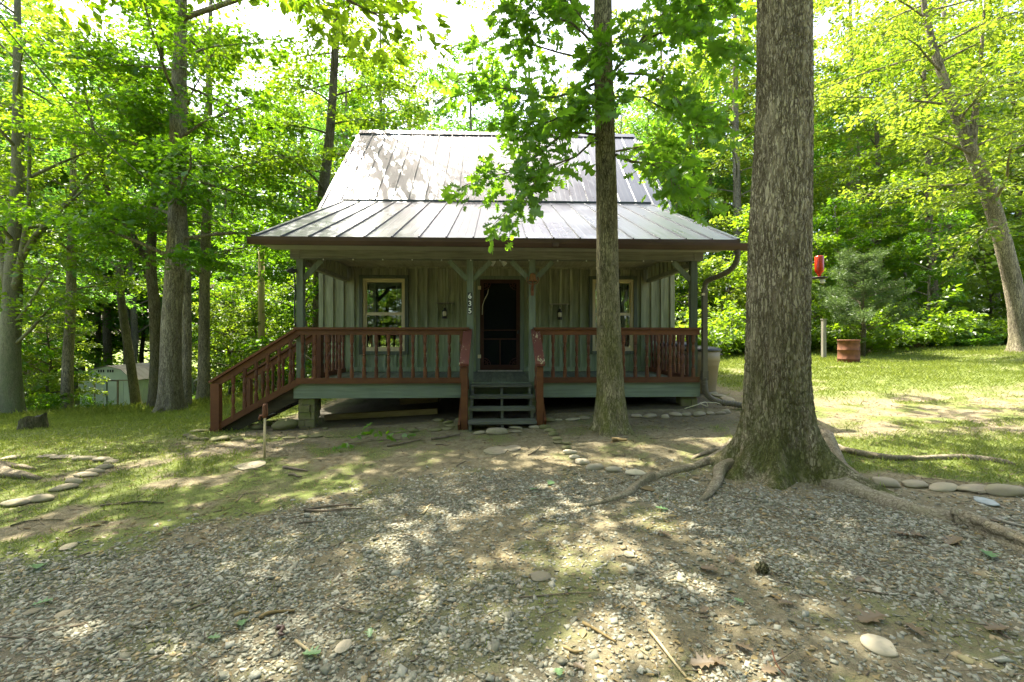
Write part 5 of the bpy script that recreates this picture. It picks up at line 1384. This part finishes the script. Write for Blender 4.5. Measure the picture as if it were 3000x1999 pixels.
# ================================================================== STICKS, LEAVES, WOOD
def stick(pts, conv, r, label, mat='twig', name='fallen_stick', lift=1.0, branch=0):
    g = [hit(*conv(*p)) for p in pts]
    if len(g) == 2: g = [g[0], g[0].lerp(g[1], .35) + Vector((.01, .02, 0)), g[0].lerp(g[1], .7) + Vector((-.01, -.01, 0)), g[1]]
    r *= min(1.0, .34 + .13 * (g[0].y - 1.2))
    sp = smooth_path(g, 3); pth = [Vector((p.x, p.y, gz(p.x, p.y) + r * lift + .004)) for p in sp]; n = len(pth)
    m = MB().tube(pth, [r * (1.1 - .6 * i / n) for i in range(n)], 7)
    for b in range(branch):
        i = n // 3 + b * 2
        if i < n - 1: m.tube([pth[i], pth[i] + Vector((SR.uniform(-.1, .1), SR.uniform(-.08, .08), .01)) + (pth[i + 1] - pth[i]) * 1.5], [r * .5, r * .2], 5)
    o = m.build(name, MAT[mat], None, True, at=pth[0]); return tag(o, label, 'stick')
stick([(708, 585), (780, 598), (858, 612)], z1, .018, 'thick short stick on bare soil right of the hydrant')
stick([(738, 632), (825, 646)], z1, .015, 'stubby stick below the thick stick on bare soil')
stick([(835, 858), (960, 838), (1145, 818)], z1, .016, 'upper of two parallel sticks in the thin grass', branch=1)
stick([(850, 860), (1020, 852), (1205, 845)], z1, .014, 'lower of two parallel sticks in the thin grass', branch=2)
stick([(795, 936), (880, 930), (955, 928)], z1, .010, 'thin stick in the left sun patch')
stick([(1355, 452), (1460, 436), (1570, 410)], z1, .017, 'bark-covered branch beside the leafy fallen twig')
stick([(1635, 408), (1720, 395), (1810, 378)], z1, .019, 'lichen-grey branch lying just left of the steps')
stick([(1660, 440), (1755, 440)], z1, .008, 'thin pale twig below the lichen-grey branch')
stick([(1790, 575), (1830, 550), (1860, 545)], z1, .008, 'short curved twig on the path soil')
stick([(2240, 505), (2290, 480), (2320, 445)], z1, .007, 'wispy bent twig right of the path slab')
stick([(410, 800), (440, 765), (480, 735)], z1, .006, 'spindly twig on the mossy ground at left', branch=2)
stick([(1580, 875), (1630, 815)], z1, .012, 'pale splinter of wood in the centre sun patch', 'pole')
stick([(900, 1055), (960, 1010)], z1, .012, 'pale bark strip at the edge of the centre gravel', 'pole')
stick([(1030, 512), (1140, 515)], z2, .028, 'short mossy log piece between the two oaks', 'plank', 'log_piece')
stick([(1025, 1525), (1230, 1500)], zl_, .012, 'grey stick end on the left moss')
stick([(1240, 1505), (1450, 1480), (1670, 1490)], zl_, .013, 'long dark stick on the left moss', 'bark_dark')
stick([(50, 150), (140, 128), (290, 122)], zL, .010, 'dark thin stick near the left border stones', 'bark_dark')
stick([(865, 290), (880, 260), (915, 230)], zL, .007, 'forked twig in the middle of the left gravel', branch=2)
stick([(945, 245), (1020, 275)], zL, .006, 'thin dark twig in the middle of the left gravel')
stick([(0, 663), (150, 668), (150, 690), (75, 755)], zL, .008, 'crooked twig at the left edge of the gravel')
stick([(600, 618), (650, 622), (715, 608)], zL, .008, 'curved dark twig in the left gravel', 'bark_dark')
stick([(1358, 684), (1405, 722), (1458, 765)], zL, .017, 'pale stripped stick under a green leaf in the gravel', 'pole')
stick([(632, 636), (690, 712), (800, 862)], zRr, .017, 'long straight stripped stick at the bottom of the picture', 'pole')
stick([(325, 597), (400, 645), (478, 694)], zRr, .018, 'yellow split wood sliver in the gravel', 'plank', lift=.7)
stick([(238, 712), (285, 736), (328, 732)], zRr, .016, 'short curled bark piece left of the long stick', 'plank', lift=.6)
stick([(30, 480), (200, 462), (380, 460)], zRr, .007, 'long hair-thin twig across the mid gravel')
stick([(1195, 735), (1215, 790), (1255, 850)], zRr, .007, 'thin reddish twig at the bottom right', 'rust')
stick([(1590, 455), (1660, 462), (1730, 468)], zRr, .012, 'flat brown twig in the shaded right gravel')
stick([(2130, 1060), (2230, 1085), (2353, 1120)], zr_, .022, 'weathered grey branch on the right grass', 'post')
stick([(230, 360), (275, 350), (318, 342)], zL, .014, 'tan bark strip on the left gravel', 'plank', lift=.5)
stick([(1195, 575), (1240, 560), (1355, 545)], zL, .022, 'rotten wood piece with dark holes in the gravel', 'plank', 'wood_chunk', .7)
stick([(1078, 570), (1110, 556), (1142, 550)], zL, .020, 'small orange-brown wood chunk in the gravel', 'plank', 'wood_chunk', .7)
stick([(1272, 630), (1308, 662)], zL, .022, 'purple-brown wooden peg lying in the gravel', 'gutter', 'wood_chunk')
# decaying log by the right root
def log():
    g = [hit(*zr_(*p)) for p in ((1860, 1075), (2000, 1130), (2150, 1200), (2353, 1290), (2560, 1390))]
    m = MB(); rg = random.Random(6)
    for k in range(7):
        off = Vector((rg.uniform(-.03, .03), rg.uniform(-.07, .07), rg.uniform(.0, .06)))
        pts = [Vector((p.x, p.y, gz(p.x, p.y) + .02)) + off + Vector((0, 0, rg.uniform(-.01, .015))) for p in smooth_path(g, 4)]
        a = rg.randint(0, 3); pts = pts[a:len(pts) - rg.randint(0, 2)]
        m.tube(pts, [rg.uniform(.022, .042) for _ in pts], 6)
    o = m.build('rotten_log', MAT['root'], None, True, at=g[0]); tag(o, 'splintered weathered log lying along the root at the right edge', 'log')
log()
# single leaves
def leafobj(conv, q, w, mat, label, group, rz=None, curl=.5):
    g = hit(*conv(*q)); k = pixsize(g); L = w / k * 1.05
    V = OAK[0].copy(); V[:, 2] = curl * (np.abs(V[:, 0]) * .8 + .25 * (V[:, 1] - .5)**2); V = V - np.array([0, .5, 0])
    m = np_mesh('fallen_leaf', V * L, OAK[1], MAT[mat]); o = bpy.data.objects.new('fallen_leaf', m); link(o)
    o.location = (g.x, g.y, g.z + .015); o.rotation_euler = (SR.uniform(-.25, .25), SR.uniform(-.25, .25), SR.uniform(0, 6.28) if rz is None else rz)
    return tag(o, label, 'leaf', group)
for q, w, lab in (((900, 360), 90, 'curled brown oak leaf in the middle of the shaded gravel'), ((1010, 312), 60, 'brown leaf just behind the curled middle leaf'), ((700, 195), 70, 'tan leaf near the root tip in the gravel'), ((1660, 590), 130, 'large lobed dead leaf left of the oval stone'), ((1850, 640), 120, 'large lobed dead leaf behind the oval stone'),
                  ((2235, 645), 110, 'brown leaf at the far right of the gravel'), ((880, 790), 110, 'curled grey leaf beside the long stick'), ((945, 795), 70, 'purple-brown leaf right of the curled grey leaf'), ((1180, 835), 75, 'orange leaf at the bottom edge'), ((2030, 228), 100, 'broad tan leaf beside the rotten log'), ((1860, 200), 90, 'dark brown leaf in the pile before the log'), ((1790, 195), 80, 'curled leaf in the pile before the log'),
                  ((1600, 410), 60, 'small brown leaf in the shaded right gravel'), ((885, 545), 50, 'pale brown leaf between stick and sun patch'), ((1260, 517), 70, 'flat brown leaf on the upper edge of the lower sun patch'), ((310, 815), 60, 'pinkish leaf at the bottom left of the long stick'), ((1060, 720), 90, 'dead leaf among twigs at the bottom right'), ((1955, 455), 55, 'tiny tan leaf in the right sun patch')):
    leafobj(zRr, q, w / S_, 'leaf_dead', lab, 'dead leaves on the gravel')
for conv, q, w, lab in ((zL, (190, 510), 75, 'green leaf on the far left gravel'), (zL, (1110, 612), 70, 'pale green leaf below the wood chunks'), (zL, (985, 680), 60, 'green leaf left of the wooden peg'), (zL, (1430, 745), 90, 'green leaf lying across the stripped stick'), (zL, (1700, 660), 50, 'small green leaf near the round pale stone'), (zL, (170, 345), 90, 'green weed leaf at the left edge'),
                       (zRr, (1040, 505), 45, 'bright green leaf at the lower sun patch'), (zRr, (215, 835), 70, 'green leaf at the bottom edge'), (zRr, (690, 75), 60, 'pale green leaf below the long root'), (zRr, (2190, 290), 100, 'green leaf beside the rotten log')):
    leafobj(conv, q, w / S_, 'leaf_green_fallen', lab, 'green leaves fallen on the gravel')
for q, lab in (((560, 840), 'blue-green leaf near the border path stones'), ((435, 885), 'slim green leaf left of the blue-green leaf')):
    leafobj(z2, q, 90 / 2.614, 'leaf_green_fallen', lab, 'green leaves fallen on the path')
# leafy fallen twig
tw = hit(*z1(1290, 430)); ft = thing('fallen_leafy_twig', 'fresh green leafy oak twig fallen on the soil before the steps', 'twig', tuple(tw))
MB().tube([tw + Vector((-.35, -.1, .03)), tw + Vector((0, 0, .05)), tw + Vector((.3, .12, .03))], .007, 5).build('stem', MAT['twig'], ft)
rg = np.random.default_rng(5); C = np.array([[-.3, -.1, .04], [-.1, -.05, .07], [.05, .02, .09], [.15, .05, .08]]); D = np.array([[-.6, -.8, .1], [-.5, .6, .3], [.4, -.7, .3], [.9, .3, .2]])
o = bpy.data.objects.new('leaves', leaf_mesh('leaves', [spray_leaves(rg, C, D, np.array([.28, .28, .3, .3]), 9, .12, .12, .1)], OAK, MAT['leaf_a'])); link(o, ft)
# pine cone
pc = hit(*zRr(1145, 358)); m = MB(); rg = random.Random(3)
for k in range(34):
    a = k * 2.4; u = k / 34; c = pc + Vector((-.035 + .07 * u, 0, .028)); r = .026 * math.sin(PI * (.12 + .8 * u))
    d = Vector((.35, math.cos(a), math.sin(a))).normalized(); m.bar(c, c + d * (r + .012), .014, .005, (1, 0, 0))
m.tube([pc + Vector((-.04, 0, .028)), pc + Vector((.03, 0, .028))], [.012, .006], 6)
tag(m.build('pine_cone', MAT['bark_dark'], None, at=pc), 'dark open pine cone in the middle of the right gravel', 'pine cone')
# litter: chips and leaf scraps nobody could count
def litter():
    n = 60000; Y = np.sqrt(RNG.uniform(1.7**2, 8.0**2, n)); X = RNG.uniform(-1.05, 1.25, n) * Y
    d = np.clip(.30 + 1.3 * sst(.45, .75, fbm(X * 1.0, Y * 1.0, 203)) + .8 * sst(5.6, 7, Y) * sst(2.2, .5, np.abs(X + .3)), 0, 1)
    k = (RNG.uniform(0, 1, n) < d) & ~inhouse(X, Y); X, Y = X[k], Y[k]; n = len(X)
    a = RNG.uniform(0, 6.28, n); D = np.stack([np.cos(a), np.sin(a), RNG.normal(0, .15, n)], 1); N = np.stack([RNG.normal(0, .35, n), RNG.normal(0, .35, n), np.ones(n)], 1)
    Xa, Ya, Za = frames(D, N); s = .015 * RNG.lognormal(0, .5, n); asp = RNG.choice([.35, .7, 1.0], n)
    V, F = scatter_template(LEAF6[0], LEAF6[1], np.stack([X, Y, ground(X, Y) + .007], 1), Xa, Ya, Za, np.stack([s * asp, s, s], 1))
    o = bpy.data.objects.new('leaf_litter', np_mesh('leaf_litter', V, F, MAT['litter'])); link(o); tag(o, 'brown and yellow scraps of leaf litter over the soil', 'leaf litter', kind='stuff')
    n = 5200; Y = np.sqrt(RNG.uniform(1.7**2, 7.6**2, n)); X = RNG.uniform(-1.05, 1.25, n) * Y; k = ~inhouse(X, Y) & (RNG.uniform(0, 1, n) < .25 + sst(.5, .75, fbm(X, Y, 219))); X, Y = X[k], Y[k]; n = len(X)
    a = RNG.uniform(0, 6.28, n); D = np.stack([np.cos(a), np.sin(a), RNG.normal(0, .12, n)], 1); N = np.tile([0, 0, 1.0], (n, 1)) + RNG.normal(0, .1, (n, 3))
    Xa, Ya, Za = frames(D, N); L = .07 * RNG.lognormal(0, .5, n); w = .0045 * RNG.lognormal(0, .35, n)
    T = np.array([(-.5, 0, 0), (.5, 0, 0), (0, 0, 1), (-.3, 1, 0), (.3, 1, 0), (.1, 1, .7)], float); TF = np.array([(0, 1, 4, 3), (1, 2, 5, 4), (2, 0, 3, 5)])
    V, F = scatter_template(T, TF, np.stack([X, Y, ground(X, Y) + .006], 1), Xa, Ya, Za, np.stack([w, L, w], 1))
    o = bpy.data.objects.new('twig_litter', np_mesh('twig_litter', V, F, MAT['twig'])); link(o); tag(o, 'tiny broken twigs strewn over soil and gravel', 'twig litter', kind='stuff')
litter()

# ================================================================== YARD THINGS
# water hydrant on a pipe
h = hit(775, 1343); h0 = h.copy(); kz = pixsize(h)
hy = thing('water_hydrant', 'thin tan yard hydrant pipe with rusty faucet head before the side stairs', 'hydrant', tuple(h))
ztop = CAMZ - (1222 - HOR) / kz; ht = CAMZ - (1184 - HOR) / kz
MB().tube([h + Vector((0, 0, -.05)), Vector((h.x + .005, h.y, ztop))], .014, 10).build('pipe', MAT['pole'], hy, True)
MB().tube([Vector((h.x, h.y, ztop - .01)), Vector((h.x, h.y, ztop + .03)), Vector((h.x, h.y, ht - .03)), Vector((h.x, h.y, ht))], [.022, .026, .022, .014], 10).build('head', MAT['rust'], hy, True)
MB().tube([Vector((h.x, h.y, ztop + .02)), Vector((h.x - .05, h.y - .01, ztop + .015)), Vector((h.x - .06, h.y - .01, ztop - .03))], [.014, .014, .017], 8).build('spout', MAT['rust'], hy, True)
MB().tube([Vector((h.x, h.y, ht - .005)), Vector((h.x + .03, h.y, ht)), Vector((h.x + .037, h.y, ztop + .05)), Vector((h.x + .034, h.y, ztop + .01))], .008, 6).build('lever', MAT['rust'], hy, True)
# stump
sb = Vector(foot(at(95, 9.3), 9.3)); n = 22; m = MB(); rg = random.Random(2)
sb.z = gz(sb.x, sb.y)
stp = thing('tree_stump', 'low dark charred tree stump on the left lawn', 'stump', tuple(sb))
prf = [(.235, -.05), (.215, .06), (.195, .16), (.19, .24)]; vs = []
for j, (r, z) in enumerate(prf):
    for k in range(n):
        a = 2 * PI * k / n; rr = r * (1 + .08 * math.sin(3 * a) + .06 * math.sin(7 * a + j)); vs.append(sb + Vector((rr * math.cos(a), rr * math.sin(a), z + (.05 * math.cos(a) + .03 * math.sin(4 * a) if j == 3 else 0))))
fs = [(j * n + k, j * n + (k + 1) % n, (j + 1) * n + (k + 1) % n, (j + 1) * n + k) for j in range(3) for k in range(n)]
m.add(vs, fs); m.build('bark', MAT['bark_dark'], stp, True)
vs2 = [v - (v - sb) * .04 for v in vs[3 * n:]]; vs2 = [Vector((v.x, v.y, w.z - .012)) for v, w in zip(vs2, vs[3 * n:])] + [sb + Vector((0, 0, .19))]
MB().add(vs2, [(k, (k + 1) % n, n) for k in range(n)]).build('cut_face', MAT['black'], stp)
# utility pole
pb = Vector(foot(at(766, 17.5), 17.5))
pole = thing('utility_pole', 'plain tan wooden pole behind the left corner of the porch roof', 'pole', tuple(pb))
MB().tube([pb, pb + Vector((0, 0, 3)), Vector((pb.x, pb.y, 5.05))], [.125, .118, .11], 14).build('shaft', MAT['pole'], pole, True)
MB().tube([Vector((pb.x, pb.y, 5.045)), Vector((pb.x, pb.y, 5.10))], [.115, .02], 14).build('cap', MAT['post'], pole)
# overhead wire
a = P(-60, -10, 6.0); b = P(545, 600, 12.1)
wr = MB().tube([a.lerp(b, k / 30) + Vector((0, 0, -.35 * math.sin(PI * k / 30))) for k in range(31)], .010, 5)
tag(wr.build('overhead_cable', MAT['cable'], None, at=a), 'thin cable slanting down from the upper left to the pale tree', 'cable')
# shed
X0, X1, Ys, Ye_ = -21.3, -18.65, 24.0, 28.6; zb = min(gz(X0, Ys), gz(X1, Ys)) - .05; xm = (X0 + X1) / 2
MAT['shed'] = mat_plain('pale_green_sheet_metal', (.52, .57, .44), .55, .1, .12, 1.5, .1)
MAT['shedroof'] = mat_plain('tan_sheet_metal', (.36, .31, .25), .6, .1, .3, 1.2, .1)
MAT['shedtrim'] = mat_plain('brown_trim', (.22, .16, .09), .7)
sd = thing('garden_shed', 'small pale green metal shed with gambrel roof in the left woods', 'shed', (xm, Ys, zb))
zw = zb + 1.46; zr1 = zw + .52; zr2 = zw + .70
w = node_part('front_wall', sd); npn = 11; dw = (X1 - X0) / npn
for i in range(npn):
    if 3 <= i <= 7: continue
    MB().box(X0 + i * dw + .006, X0 + (i + 1) * dw - .006, Ys, Ys + .03, zb, zw).build('panel', MAT['shed'], w)
MB().poly([(X0 - .03, Ys - .02, zw), (X1 + .03, Ys - .02, zw), (xm + .75, Ys - .02, zr1), (xm, Ys - .02, zr2), (xm - .75, Ys - .02, zr1)], (0, .04, 0)).build('gable', MAT['shed'], w)
MB().box(X0 - .03, X1 + .03, Ys - .04, Ys - .021, zw - .02, zw + .02).build('trim_strip', MAT['shedtrim'], w)
for i in range(6):
    xx = xm - .40 + i * .12 + (.10 if i > 2 else 0); MB().box(xx, xx + .07, Ys - .035, Ys - .021, zr1 - .12, zr1 + .02).build('vent', MAT['black'], w)
for s in (0, 1):
    xa = X0 + 3 * dw if s == 0 else xm; d = node_part('door', sd)
    MB().box(xa + .08, xa + 2.5 * dw - .01 if s == 0 else xa + 2.5 * dw - .08, Ys - .025, Ys + .02, zb + .02, zw - .06).build('leaf', MAT['shed'], d)
    c0, c1 = xa + .12, xa + 2.5 * dw - .12
    MB().bar((c0, Ys - .035, zb + .1), (c1, Ys - .035, zb + .55), .02, .03, (0, 0, 1)).build('brace', MAT['shed'], d); MB().bar((c1, Ys - .036, zb + .1), (c0, Ys - .036, zb + .55), .02, .03, (0, 0, 1)).build('brace', MAT['shed'], d)
    xe = xa if s == 0 else xa + 2.5 * dw - .07
    MB().box(xe, xe + .07, Ys - .03, Ys + .02, zb, zw - .03).build('jamb', MAT['shedtrim'], d)
MB().box(xm - .03, xm + .03, Ys - .06, Ys - .03, zb + .72, zb + .82).build('padlock', MAT['black'], sd)
sw = node_part('side_wall', sd); npn = 14; dy = (Ye_ - Ys - .04) / npn
for i in range(npn): MB().box(X1 - .03 - .012 * (i % 2), X1 - .012 * (i % 2), Ys + .035 + i * dy, Ys + .035 + (i + 1) * dy - .01, zb, zw).build('panel', MAT['shed'], sw)
MB().box(X0, X0 + .03, Ys + .035, Ye_, zb, zw).build('left_wall', MAT['shed'], sd); MB().box(X0, X1, Ye_, Ye_ + .03, zb, zw).build('back_wall', MAT['shed'], sd)
rf = node_part('roof', sd)
for s in (-1, 1):
    for i in range(12):
        ya = Ys - .08 + i * (Ye_ - Ys + .16) / 12; yb = ya + (Ye_ - Ys + .16) / 12 - .012; xe = xm + s * ((X1 - X0) / 2 + .06)
        q = [(xe, ya, zw - .02), (xm + s * .75, ya, zr1 + .03), (xm + s * .75, yb, zr1 + .03), (xe, yb, zw - .02)]; q2 = [(xm + s * .75, ya, zr1 + .032), (xm, ya, zr2 + .03), (xm, yb, zr2 + .03), (xm + s * .75, yb, zr1 + .032)]
        if s > 0: q = q[::-1]; q2 = q2[::-1]
        MB().slab(q, -.015).build('roof_sheet', MAT['shedroof'], rf); MB().slab(q2, -.015).build('roof_sheet', MAT['shedroof'], rf)
# bins
for (x, y, s, lab) in ((3.98, 9.95, 1.0, 'tan trash bin with dark lid, nearer the wall of the porch side'), (4.22, 9.25, .92, 'tan trash bin with dark lid, nearer the drain hose')):
    zg = gz(x, y) - .01; t = thing('trash_bin', lab, 'bin', (x, y, zg), 'trash bins beside the porch')
    def taper(z0, z1, w0, w1): return [(x - w0, y - w0, z0), (x + w0, y - w0, z0), (x + w0, y + w0, z0), (x - w0, y + w0, z0), (x - w1, y - w1, z1), (x + w1, y - w1, z1), (x + w1, y + w1, z1), (x - w1, y + w1, z1)]
    MB().lathe([(.25, 0), (.27, .02), (.33, .62 * s), (.345, .63 * s), (.335, .66 * s), (.35, .67 * s), (.34, .70 * s), (.355, .71 * s), (.35, .80 * s), (.36, .95 * s)], 24, (x, y, zg)).build('body', MAT['binbody'], t, True)
    MB().lathe([(.375, .93 * s), (.385, .95 * s), (.38, .98 * s), (.30, 1.02 * s), (.10, 1.045 * s), (.02, 1.05 * s)], 24, (x, y, zg)).build('lid', MAT['binlid'], t, True)
    for sx in (-1, 1): MB().tube([(x + sx * .36, y - .06, zg + .84 * s), (x + sx * .41, y - .05, zg + .86 * s), (x + sx * .41, y + .05, zg + .86 * s), (x + sx * .36, y + .06, zg + .84 * s)], .014, 6).build('handle', MAT['binlid'], t, True)
# burn barrel
bp = Vector((at(2486, 13.6), 13.6, 0)); bp.z = gz(bp.x, bp.y) - .18
br = thing('steel_barrel', 'rusty open steel barrel in the weeds beyond the right lawn', 'barrel', tuple(bp))
pf_ = [(.285, 0), (.29, .02), (.285, .06), (.285, .27), (.298, .285), (.285, .30), (.285, .55), (.298, .565), (.285, .58), (.285, .84), (.298, .85), (.298, .875), (.275, .87), (.272, .3)]
MB().lathe(pf_, 28, bp).build('drum', MAT['rust'], br, True)
# feeder behind the oak
fp = P(2400, 800, 6.2)
fe = thing('bird_feeder', 'red bottle hummingbird feeder hanging behind the big oak trunk', 'bird feeder', (fp.x, fp.y, fp.z - .12))
def _redp():
    m, nt, b = newmat('red_plastic_bottle'); setc(nt, b, (.62, .045, .012)); b.inputs['Roughness'].default_value = .2; b.inputs['Transmission Weight'].default_value = .35; b.inputs['Subsurface Weight'].default_value = .0; return m
MAT['redp'] = _redp()
MB().lathe([(.012, -.06), (.02, -.055), (.02, -.025), (.052, .02), (.056, .04), (.056, .225), (.05, .235), (.015, .24)], 18, fp).build('bottle', MAT['redp'], fe, True)
MB().lathe([(.02, -.085), (.10, -.08), (.105, -.065), (.09, -.058), (.03, -.055)], 20, fp).build('tray', MAT['black'], fe, True)
MB().lathe([(.018, -.145), (.03, -.14), (.034, -.10), (.02, -.088)], 12, fp + Vector((.045, 0, 0))).build('cup', MAT['white'], fe, True)
top = fp + Vector((0, 0, .24))
MB().tube([top, top + Vector((-.02, 0, .12)), top + Vector((-.15, -.1, .2)), Vector((3.0, 4.86, top.z + .12))], .004, 5).build('hanger_arm', MAT['black'], fe)
# fence post beyond the lawn
qp = Vector((at(2413, 15.0), 15.0, 0)); qp.z = gz(qp.x, qp.y)
po = thing('garden_post', 'weathered grey post standing left of the small cedar', 'post', tuple(qp))
MB().box(qp.x - .055, qp.x + .055, qp.y - .05, qp.y + .05, qp.z - .1, 2.05).build('shaft', MAT['post'], po)
MB().box(qp.x - .07, qp.x + .07, qp.y - .065, qp.y + .065, 2.051, 2.08).build('cap', MAT['post'], po)
# timbers under the porch and white cable by the pier
ga = hit(*z1(930, 300)); gb = hit(*z1(1660, 262))
m = MB().bar(ga + Vector((0, .3, .05)), gb + Vector((0, .3, .06)), .1, .10); tag(m.build('timber', MAT['plank'], None, at=ga), 'long squared timber lying on the soil under the left porch', 'timber')
m = MB().bar((-2.0, 9.6, gz(-2, 9.6) + .12), (-1.2, 9.5, gz(-1.2, 9.5) + .14), .2, .12); tag(m.build('timber', MAT['plank'], None, at=(-2, 9.6, gz(-2, 9.6))), 'short timber block far back under the porch', 'timber')
q = hit(2150 - 45, 1195); c = MB()
pts = [Vector((3.2, 7.65, gz(3.2, 7.65) + .02)), Vector((3.4, 7.58, gz(3.4, 7.58) + .10)), Vector((3.55, 7.62, gz(3.5, 7.6) + .12)), Vector((3.62, 7.7, gz(3.6, 7.7) + .03)), Vector((3.5, 7.72, gz(3.5, 7.7) + .09)), Vector((3.72, 7.6, gz(3.7, 7.6) + .10)), Vector((3.9, 7.64, gz(3.9, 7.64) + .02))]
c.tube(smooth_path(pts, 6), .008, 6); tag(c.build('loose_cable', MAT['cord'], None, True, at=pts[0]), 'loose pale cable looped by the right stone pier', 'cable')
